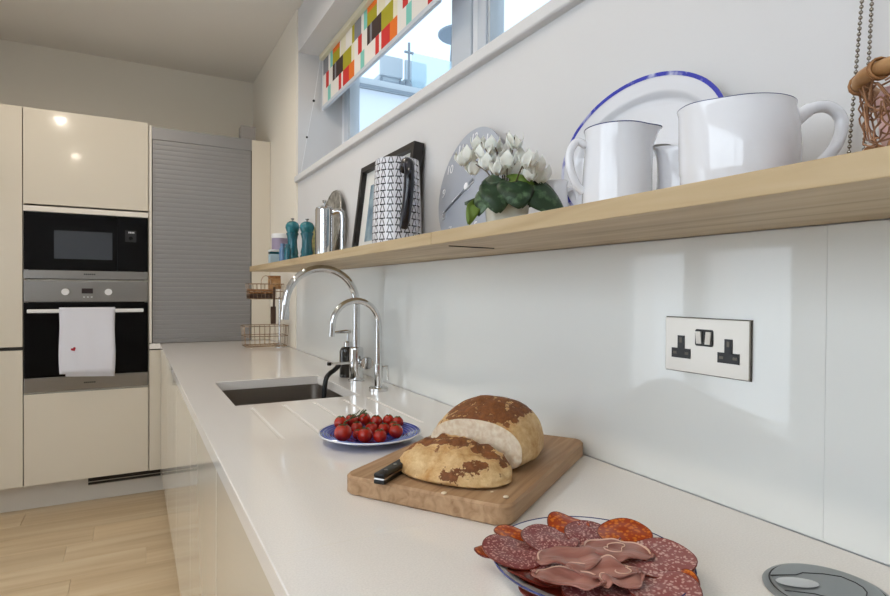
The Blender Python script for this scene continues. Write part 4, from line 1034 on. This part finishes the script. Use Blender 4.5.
# cyclamen in a cream pot
c = on_x(507, 200, 0.630); PL = Vector((0.630, c.y, ST))
t = thing('potted_cyclamen', 'white cyclamen with dark leaves in a cream pot', 'plant', PL)
obj('pot', LT([(0, 0), (0.036, 0), (0.038, 0.003), (0.042, 0.050), (0.044, 0.053), (0.042, 0.055), (0.040, 0.050), (0.036, 0.042), (0, 0.042)], 36), 'ceramic_cream', t)
obj('soil', LT([(0, 0.043), (0.036, 0.043), (0.037, 0.047), (0, 0.049)], 24), 'soil', t)
fw3 = Vector((FWD.x, FWD.y, 0)).normalized(); up3 = Vector((0, 0, 1))
def at(r, f, z): return vr*r+fw3*f+up3*z      # plant-local: right, away, up as seen from the kitchen
def leaf(base, tip, width, m, seed, face):
    base, tip = Vector(base), Vector(tip); ax = tip-base; L_ = ax.length; ax.normalize(); face = Vector(face).normalized()
    side = ax.cross(face).normalized(); nr = side.cross(ax)
    if nr.dot(face) < 0: nr = -nr
    bm = bmesh.new(); g = []; nu, nv = 10, 8
    for i in range(nu+1):
        u = i/nu; wv = width*(math.sin(PI*min(1, u*0.90+0.08))**0.62)*(1.08-0.32*u); row = []
        for j in range(nv+1):
            v = (j/nv-0.5)*2
            row.append(bm.verts.new(base+ax*(L_*u-0.012*abs(v)**2*(1-u))+side*wv*v+nr*(0.010*math.sin(PI*u)-0.22*wv*v*v+0.0016*math.sin(7*u+4*v+seed))))
        g.append(row)
    for i in range(nu):
        for j in range(nv): bm.faces.new((g[i][j], g[i+1][j], g[i+1][j+1], g[i][j+1]))
    o = obj('leaf', bm, m, t, angle=80); md = o.modifiers.new('thick', 'SOLIDIFY'); md.thickness = 0.0009
fc = -fw3*0.9+up3*0.35
for k, (a, b, wd, mm, fx_) in enumerate((
    ((-0.030, -0.040, 0.092), (-0.052, -0.052, 0.046), 0.016, 'leaf', fc-vr*0.4), ((-0.058, -0.050, 0.060), (-0.066, -0.052, 0.030), 0.010, 'leaf_light', fc),
    ((-0.026, -0.046, 0.100), (-0.020, -0.062, 0.050), 0.024, 'leaf', fc), ((0.006, -0.046, 0.104), (0.014, -0.064, 0.058), 0.027, 'leaf', fc+vr*0.1),
    ((0.024, -0.040, 0.100), (0.086, -0.046, 0.050), 0.024, 'leaf', fc+vr*0.1), ((0.020, -0.030, 0.104), (0.056, -0.042, 0.082), 0.018, 'leaf', fc+up3*0.3),
    ((0.002, -0.030, 0.110), (0.040, -0.040, 0.104), 0.011, 'leaf_light', fc), ((-0.040, -0.020, 0.104), (-0.010, -0.040, 0.110), 0.012, 'leaf', fc),
    ((-0.010, 0.02, 0.07), (-0.07, 0.02, 0.08), 0.022, 'leaf', fc+up3), ((0.01, 0.025, 0.07), (0.06, 0.035, 0.09), 0.022, 'leaf', fc+up3))):
    leaf(at(a[0]*1.1, a[1], a[2]-0.016), at(b[0]*1.15, b[1]-0.006, b[2]-0.022), wd*1.35, mm, k, fx_)
FL = [(463, 157), (473, 166), (484, 151), (492, 143), (500, 148), (507, 158), (515, 139), (519, 155), (528, 158), (535, 163), (541, 172), (499, 165), (531, 170), (478, 143), (488, 160), (512, 168), (522, 168), (470, 152), (496, 155)]
for k, (px, py) in enumerate(FL):
    rnd = random.Random(100+k); q = on_x(px, py, 0.630+0.03*math.sin(k*2.1))-PL
    pts = spline([(q.x*0.06, q.y*0.06, 0.047), (q.x*0.45, q.y*0.45, q.z*0.75), (q.x*0.95, q.y*0.95, q.z+0.004)], 5)
    st = obj('flower_stem', TB(pts, 0.0013, 6), 'stem', t)
    for w_ in range(4):
        a = 2*PI*w_/4+rnd.uniform(0, 1); out = Vector((math.cos(a), math.sin(a), 0)); bm = bmesh.new(); g = []
        for i in range(6):
            u = i/5; row = []
            for j in range(5):
                v = (j/4-0.5)*2; wv = 0.0125*math.sin(PI*min(1, u*0.85+0.12))
                tang = Vector((-out.y, out.x, 0))
                row.append(bm.verts.new(q+out*(0.003+0.013*math.sin(u*1.9))+up3*(0.030*u-0.017-0.003*v*v)+tang*(wv*v+0.003*u)))
            g.append(row)
        for i in range(5):
            for j in range(4): bm.faces.new((g[i][j], g[i+1][j], g[i+1][j+1], g[i][j+1]))
        o = obj('petal', bm, 'petal', st, angle=80); md = o.modifiers.new('thick', 'SOLIDIFY'); md.thickness = 0.0008
hk = [on_x(px, py, 0.625)-PL for px, py in ((520, 172), (526, 164), (532, 157), (536, 154), (537, 158))]
obj('bare_stem', TB(spline(hk, 5), 0.0014, 6), 'stem', t)

# ---- white crockery
def jug_body(prof, n=48, spout=None, amount=0.0, z0=0.0, z1=1.0, width=0.5):
    bm = LT(prof, n)
    if spout is not None:
        sp = spout.normalized()
        for v in bm.verts:
            h = (v.co.z-z0)/(z1-z0)
            if h > 0:
                q = Vector((v.co.x, v.co.y)); r = q.length
                if r > 1e-4:
                    d = (q.x*sp.x+q.y*sp.y)/r; k = math.exp(-((1-d)/width)**2*6)*min(1, h)**1.6
                    v.co.x += sp.x*amount*k; v.co.y += sp.y*amount*k; v.co.z += amount*0.15*k
    return bm
c = on_x(617, 150, 0.612); JP = Vector((0.612, c.y, ST))
t = thing('milk_jug', 'white enamel milk jug with thin blue rim and left handle', 'jug', JP); t.scale = (1, 1, 0.87)
pj = [(0, 0), (0.0465, 0), (0.0490, 0.003), (0.0485, 0.05), (0.0455, 0.105), (0.0450, 0.129), (0.0462, 0.137), (0.0448, 0.1385), (0.0435, 0.130), (0.0440, 0.10), (0.0465, 0.05), (0.046, 0.006), (0, 0.005)]
bm = jug_body(pj, 56, vr, 0.016, 0.085, 0.138, 0.5); obj('body', bm, 'ceramic_white', t)
bm = bmesh.new(); ring = []
for i in range(56):
    a = 2*PI*i/56; q = Vector((0.0457*math.cos(a), 0.0457*math.sin(a), 0.1376)); d = (q.x*vr.x+q.y*vr.y)/0.0457; k = math.exp(-((1-d)/0.5)**2*6)
    ring.append(q+vr*0.016*k+up3*0.0024*k)
tube(bm, ring, 0.0011, 6, True); obj('rim_line', bm, 'rim_blue', t)
hp = [-vr*0.044+up3*0.112, -vr*0.058+up3*0.118, -vr*0.068+up3*0.100, -vr*0.067+up3*0.075, -vr*0.059+up3*0.050, -vr*0.047+up3*0.034]
scurve(t, 'handle', 'ceramic_white', hp, 0.0062, 14)

c = on_x(738, 140, 0.628); QP = Vector((0.628, c.y, ST))
t = thing('large_pitcher', 'wide white ceramic pitcher with a big looped handle on the right', 'pitcher', QP); t.scale = (0.87, 0.87, 0.86)
pq = [(0, 0), (0.064, 0), (0.068, 0.003), (0.0715, 0.012), (0.0705, 0.018), (0.0728, 0.022), (0.0728, 0.030), (0.0742, 0.036), (0.0750, 0.06), (0.0725, 0.095), (0.0690, 0.112), (0.0690, 0.1185), (0.0675, 0.1195), (0.0665, 0.112), (0.070, 0.09), (0.0715, 0.05), (0.066, 0.008), (0, 0.006)]
bm = jug_body(pq, 64, -vr, 0.010, 0.07, 0.119, 0.5); obj('body', bm, 'ceramic_white', t)
ring = []
for i in range(64):
    a = 2*PI*i/64; q = Vector((0.0684*math.cos(a), 0.0684*math.sin(a), 0.1192)); d = -(q.x*vr.x+q.y*vr.y)/0.0684; k = math.exp(-((1-d)/0.5)**2*6); ring.append(q-vr*0.010*k+up3*0.0015*k)
obj('rim_line', TB(ring, 0.0006, 6, True), 'rim_blue', t)
hp = [vr*0.064+up3*0.096, vr*0.078+up3*0.106, vr*0.098+up3*0.122, vr*0.124+up3*0.124, vr*0.140+up3*0.106, vr*0.134+up3*0.074, vr*0.110+up3*0.045, vr*0.084+up3*0.026, vr*0.066+up3*0.018]
obj('handle', TB(spline(hp, 7), [0.0115]*4+[0.0095]*10+[0.0082]*30+[0.009]*13, 16), 'ceramic_white', t)

# oval platter leaning on the wall
t = thing('oval_platter', 'large white oval platter with blue edge leaning on the wall', 'platter', (0.742, 0.704, ST)); pt = math.radians(6); t.rotation_euler = (0, pt, 0)
A_, B_ = 0.180, 0.127
def oval(prof, n=80):
    bm = bmesh.new(); rings = []
    for k, h in prof:
        if k == 0: rings.append([bm.verts.new((h, 0, B_))]); continue
        rings.append([bm.verts.new((h, (A_-0.131*(1-k))*math.cos(2*PI*i/n), B_+(B_-0.131*(1-k))*math.sin(2*PI*i/n))) for i in range(n)])
    for a, b in zip(rings, rings[1:]):
        for i in range(n):
            j = (i+1) % n
            if len(b) == 1: bm.faces.new((a[i], a[j], b[0]))
            else: bm.faces.new((a[i], a[j], b[j], b[i]))
    return bm
o = obj('dish', oval([(0.62, 0.020), (0.70, 0.016), (0.985, -0.003), (1.0, -0.004), (1.0, -0.0065), (0.985, -0.0072), (0.80, -0.001), (0.76, 0.001), (0.73, 0.008), (0.70, 0.012), (0.62, 0.0135), (0.35, 0.0140)]), 'ceramic_white', t)
bm = oval([(0.351, 0.0140), (0.12, 0.0140)]); bm2 = bm; obj('well', bm, 'ceramic_white', t)
bm = bmesh.new(); n = 80; 
prof = [(1.001, -0.0055), (0.998, -0.0076), (0.975, -0.0073), (0.950, -0.0064)]
rings = [[bm.verts.new((h-0.0004, (A_-0.131*(1-k))*math.cos(2*PI*i/n), B_+(B_-0.131*(1-k))*math.sin(2*PI*i/n))) for i in range(n)] for k, h in prof]
for a, b in zip(rings, rings[1:]):
    for i in range(n): bm.faces.new((a[i], a[(i+1) % n], b[(i+1) % n], b[i]))
obj('blue_border', bm, 'platter_blue', t)

# small creamer between the milk jug and the pitcher, behind
c = on_x(680, 170, 0.70)
t = thing('creamer_jug', 'small white creamer tucked behind between milk jug and pitcher', 'jug', (0.700, c.y-0.004, ST))
bm = jug_body([(0, 0), (0.030, 0), (0.033, 0.003), (0.036, 0.03), (0.031, 0.065), (0.027, 0.088), (0.028, 0.094), (0.0265, 0.095), (0.025, 0.088), (0.034, 0.03), (0.03, 0.005), (0, 0.004)], 40, -vr, 0.014, 0.05, 0.094, 0.5); obj('body', bm, 'ceramic_white', t)
scurve(t, 'handle', 'ceramic_white', [vr*0.026+up3*0.075, vr*0.042+up3*0.078, vr*0.050+up3*0.055, vr*0.042+up3*0.030, vr*0.033+up3*0.022], 0.004, 10)
# small white jug between the flowers and the milk jug
c = on_x(552, 180, 0.665)
t = thing('small_white_jug', 'small white jug with open handle between flowers and milk jug', 'jug', (0.712, c.y+0.045, ST)); t.scale = (1.15, 1.15, 1.35)
bm = jug_body([(0, 0), (0.019, 0), (0.021, 0.002), (0.023, 0.02), (0.019, 0.05), (0.018, 0.066), (0.020, 0.072), (0.0185, 0.073), (0.0165, 0.066), (0.021, 0.02), (0.018, 0.004), (0, 0.003)], 36, -vr, 0.008, 0.045, 0.072, 0.5); obj('body', bm, 'ceramic_white', t)
scurve(t, 'handle', 'ceramic_white', [vr*0.017+up3*0.060, vr*0.030+up3*0.062, vr*0.036+up3*0.045, vr*0.030+up3*0.026, vr*0.021+up3*0.018], 0.0033, 10)

# wicker and wire basket at the right edge
BK = Vector((0.655, 0.188, ST))
t = thing('wire_basket', 'cane-rimmed basket of tangled copper wire at the right shelf end', 'basket', BK, math.radians(8))
bw, bd, bh = 0.086, 0.105, 0.082
def bring(s, z, n=40): return [(bw*s*math.copysign(abs(math.cos(2*PI*i/n))**0.55, math.cos(2*PI*i/n)), bd*s*math.copysign(abs(math.sin(2*PI*i/n))**0.55, math.sin(2*PI*i/n)), z) for i in range(n)]
obj('rim', TB(bring(1.0, bh), 0.0072, 10, True), 'bamboo', t)
obj('base_ring', TB(bring(0.90, 0.008), 0.008, 10, True), 'cane_dark', t)
bm = bmesh.new(); rnd = random.Random(11)
for k in range(40):
    i0 = rnd.random()*40; ln = rnd.uniform(2, 8); sg = rnd.choice((-1, 1)); pts = []
    for q in range(6):
        ii = i0+sg*ln*q/5; zz = 0.012+(bh-0.016)*min(1, max(0, q/5+0.15*math.sin(q*2+k))); s_ = 0.90+0.10*zz/bh
        r = bring(s_, zz, 160)[int(ii*4) % 160]; pts.append((r[0]+rnd.uniform(-0.004, 0.004), r[1]+rnd.uniform(-0.004, 0.004), zz))
    tube(bm, spline(pts, 3), 0.0009, 5)
for k in range(44):                     # loose loops of wire lying in the side walls
    u0 = rnd.randrange(160); zc_ = rnd.uniform(0.024, bh-0.014); rl = rnd.uniform(0.010, 0.021); pts = []
    r0, r1 = Vector(bring(0.93, zc_, 160)[u0]), Vector(bring(0.93, zc_, 160)[(u0+1) % 160]); tn = (r1-r0); tn.z = 0
    if tn.length < 1e-6: continue
    tn.normalize(); nn = Vector((tn.y, -tn.x, 0)); a0 = rnd.uniform(0, 6)
    for q in range(14):
        a = a0+2*PI*q/14*0.93; pts.append(r0+tn*rl*math.cos(a)*1.25+Vector((0, 0, 1))*max(-zc_+0.010, min(bh-zc_, rl*math.sin(a)))+nn*rnd.uniform(-0.003, 0.003))
    tube(bm, spline(pts, 2), 0.0008, 5)
o = obj('wire_mesh', bm, 'copper_wire', t); o['kind'] = 'stuff'
for k in range(10):
    r = bring(1.0, bh, 40)[k*4]; bm = bmesh.new(); d = Vector((r[0], r[1], 0)).normalized(); tn = Vector((-d.y, d.x, 0))
    for q in range(2): tube(bm, [Vector(r)+d*0.0088*math.cos(a)+up3*0.0088*math.sin(a)+tn*(0.003*q-0.0015) for a in [2*PI*i/12 for i in range(12)]], 0.0013, 5, True)
    obj('rim_binding', bm, 'cane_dark', t)
for k in range(8):
    r = bring(0.90, 0.008, 40)[k*5+2]; bm = bmesh.new(); ball(bm, (r[0], r[1], 0.0125), 0.0125, 10, 1.0); obj('cane_knot', bm, 'cane_dark', t)
bm = bmesh.new(); rings = []
for (s_, z) in ((0.80, 0.004), (0.86, 0.03), (0.90, 0.062), (0.84, 0.074), (0.5, 0.080), (0.2, 0.078)):
    rings.append([bm.verts.new((x*(1+0.02*math.sin(i*1.7+z*90)), y*(1+0.02*math.cos(i*2.3+z*70)), z+0.003*math.sin(i*1.1+s_*9)*(z > 0.01))) for i, (x, y, _) in enumerate(bring(s_, z))])
for a, b in zip(rings, rings[1:]):
    for i in range(40): bm.faces.new((a[i], a[(i+1) % 40], b[(i+1) % 40], b[i]))
bm.faces.new(rings[-1]); bm.faces.new(rings[0][::-1])
tag(obj('folded_napkin', bm, 'pink_cloth'), 'pink cloth bundled inside the wire basket', 'cloth').location = BK+Vector((0, 0, 0.0))
bpy.data.objects['folded_napkin'].rotation_euler = (0, 0, math.radians(8))

# ================================================================ BLINDS
t = thing('roller_blind', 'pulled-up roller blind with a multicoloured check print in the window', 'blind', (0.915, 2.4, 2.205))
BX = 0.915; by0, by1, bz0, bz1 = 1.715, 3.06, 2.222, 2.470
pal = ['olive', 'fab_white', 'fab_grey', 'fab_brown', 'fab_red', 'fab_orange', 'fab_teal', 'fab_cream']; PI_ = {n: i for i, n in enumerate(pal)}
# three repeating columns, three rows from the top; each cell is a list of (share of width, cloth colour)
PAT = [[[(.55, 'fab_grey'), (.2, 'fab_white'), (.25, 'fab_teal')], [(.3, 'fab_white'), (.3, 'fab_red'), (.4, 'fab_white')], [(.5, 'fab_white'), (.3, 'fab_teal'), (.2, 'fab_white')]],
       [[(.7, 'olive'), (.1, 'fab_white'), (.2, 'fab_cream')], [(.2, 'fab_brown'), (.15, 'fab_grey'), (.65, 'fab_brown')], [(.6, 'fab_white'), (.25, 'fab_red'), (.15, 'fab_white')]],
       [[(.25, 'fab_cream'), (.55, 'fab_white'), (.2, 'olive')], [(.75, 'olive'), (.25, 'fab_cream')], [(.55, 'fab_red'), (.45, 'fab_orange')]]]
bm = bmesh.new(); yy = by1; ci = 0; cw = 0.165; rows = [(bz1-(bz1-bz0)*i/3, bz1-(bz1-bz0)*(i+1)/3) for i in range(3)]
def quad(y0, y1, z0, z1, m):
    f = bm.faces.new([bm.verts.new(p) for p in ((BX, y0, z0), (BX, y1, z0), (BX, y1, z1), (BX, y0, z1))]); f.material_index = m
while yy > by0+0.001:
    for ri, (zt, zb_) in enumerate(rows):
        cellp = PAT[ci % 3][ri]; y = yy
        for sh, cn in cellp:
            y2 = max(by0, y-cw*sh)
            if y2 < y and ci % 3 == 1 and ri == 0 and cn == 'olive': quad(y2, y, zb_, zt-0.026, PI_[cn]); quad(y2, y, zt-0.026, zt, PI_['fab_orange'])
            elif y2 < y: quad(y2, y, zb_, zt, PI_[cn])
            y = y2
    yy -= cw; ci += 1
for v in bm.verts: pass
bmesh.ops.remove_doubles(bm, verts=bm.verts, dist=1e-6)
o = obj('fabric', bm, pal, t, True, smooth=False, flip=False); md = o.modifiers.new('thick', 'SOLIDIFY'); md.thickness = 0.0012; md.offset = 0
obj('bottom_rail', B(BX-0.008, BX+0.008, by0, by1, bz0-0.022, bz0, bev=0.004), 'window_grey', t, True)
obj('cassette', B(BX-0.022, BX+0.040, by0-0.005, by1+0.012, bz1+0.0, 2.4995, bev=0.006), 'fab_cream', t, True)
obj('edge_strip', B(BX-0.004, BX+0.004, by1, by1+0.010, bz0-0.022, bz1, bev=0.001), 'white_plastic', t, True)
obj('pull_cord', TB([(BX-0.02, by1-0.005, 2.47), (BX-0.05, by1+0.004, 2.25), (BX-0.085, by1+0.010, 2.05), (0.800, WY1-0.012, 1.86)], 0.0016, 6), 'white_cord', t, True)
bm = bmesh.new(); obj('cord_clip', ball(bm, (BX-0.052, by1+0.004, 2.245), 0.007, 10), 'ink', t, True)
bm = bmesh.new(); obj('cord_clip', ball(bm, (BX-0.087, by1+0.010, 2.045), 0.006, 10), 'ink', t, True)
# bead chain of the next blind, hanging down to the shelf by the basket
def bead_strand(p0, p1):
    d = p1-p0; n = int(d.length/0.0062); bm = bmesh.new()
    for i in range(n+1): ball(bm, p0+d*(i/n), 0.0024, 8, 1.0, 6)
    tube(bm, [p0, p1], 0.0006, 5); return bm
p0 = on_x(862, 0, 0.752); p1 = on_x(849, 152, 0.752); q0 = on_x(872, 0, 0.756); q1 = on_x(867, 95, 0.756)
d = (p0-p1); k = (2.47-p0.z)/d.z; P0 = p0+d*k; d = (q0-q1); k = (2.47-q0.z)/d.z; Q0 = q0+d*k; kk = (1.365-q1.z)/d.z; Q1 = q1+d*kk
t = thing('bead_chain', 'steel bead chain hanging beside the wire basket', 'chain', (p1.x, p1.y, p1.z))
o = obj('bead_strand', bead_strand(P0, p1), 'bead', t, True); o['kind'] = 'stuff'
o = obj('bead_strand', bead_strand(Q0, Q1), 'bead', t, True); o['kind'] = 'stuff'
obj('chain_bracket', B(0.744, 0.786, Q0.y-0.02, P0.y+0.02, 2.462, 2.49, bev=0.003), 'white_plastic', t, True)

# ================================================================ OUTSIDE THE WINDOW
TZ = 3.555
struct('terrace', B(1.9, 7.0, 6.0, 10.0, -0.1, TZ-0.10), 'terrace_white', smooth=False)
t = thing('terrace_edge_beam', 'grey steel edge beam of the roof terrace outside', 'beam', (3.0, 6.0, TZ-0.10))
obj('beam', B(1.9, 7.0, 5.93, 6.06, TZ-0.09, TZ, bev=0.01), 'terrace_grey', t, True)
obj('lower_flange', B(1.9, 7.0, 5.91, 5.96, TZ-0.1, TZ-0.075, bev=0.004), 'terrace_dark', t, True)
struct('terrace_deck', B(1.9, 7.0, 6.06, 10.0, TZ-0.10, TZ-0.02), 'terrace_white', smooth=False)
t = thing('glass_balustrade', 'frameless glass balustrade on the roof terrace edge', 'balustrade', (4.0, 6.02, TZ))
for a, b in ((2.84, 4.0), (4.02, 5.2)): obj('glass_panel', B(a, b, 6.01, 6.022, TZ+0.001, TZ+0.42), 'balus_glass', t, True, smooth=False)
t = thing('flag_post', 'thin grey post with crossbar standing on the terrace edge', 'post', (2.80, 6.0, TZ))
obj('shaft', TB([(0, 0, 0), (0, 0, 0.52)], 0.014, 10), 'terrace_dark', t); obj('crossbar', B(-0.055, 0.055, -0.012, 0.012, 0.40, 0.42), 'terrace_dark', t, smooth=False)
obj('foot_clamp', B(-0.03, 0.03, -0.03, 0.03, 0.0005, 0.05, bev=0.006), 'terrace_dark', t)
def chair(x, y, lab):
    t = thing('terrace_chair', lab, 'chair', (x, y, TZ-0.02), 0, 'grey chairs on the roof terrace')
    obj('backrest', B(-0.145, 0.145, -0.16, -0.12, 0.22, 0.46, bev=0.012), 'terrace_grey', t)
    obj('seat', B(-0.145, 0.145, -0.12, 0.18, 0.18, 0.24, bev=0.012), 'terrace_grey', t)
    for sx in (-0.12, 0.12):
        for sy in (-0.13, 0.15): obj('leg', B(sx-0.012, sx+0.012, sy-0.012, sy+0.012, 0, 0.2), 'terrace_dark', t, smooth=False)
chair(2.70, 6.42, 'grey terrace chair left of the post'); chair(3.02, 6.42, 'grey terrace chair right of the post')
t = thing('bistro_table', 'round dark bistro table on the terrace behind the window mullion', 'table', (3.78, 6.5, TZ-0.02))
obj('table_top', LT([(0, 1.02), (0.29, 1.02), (0.30, 1.03), (0.30, 1.05), (0, 1.055)], 36), 'terrace_dark', t)
for k in range(3):
    a = 0.6+2*PI*k/3; obj('leg', TB([(0.11*math.cos(a), 0.11*math.sin(a), 1.02), (0.17*math.cos(a), 0.17*math.sin(a), 0)], 0.014, 8), 'terrace_dark', t)
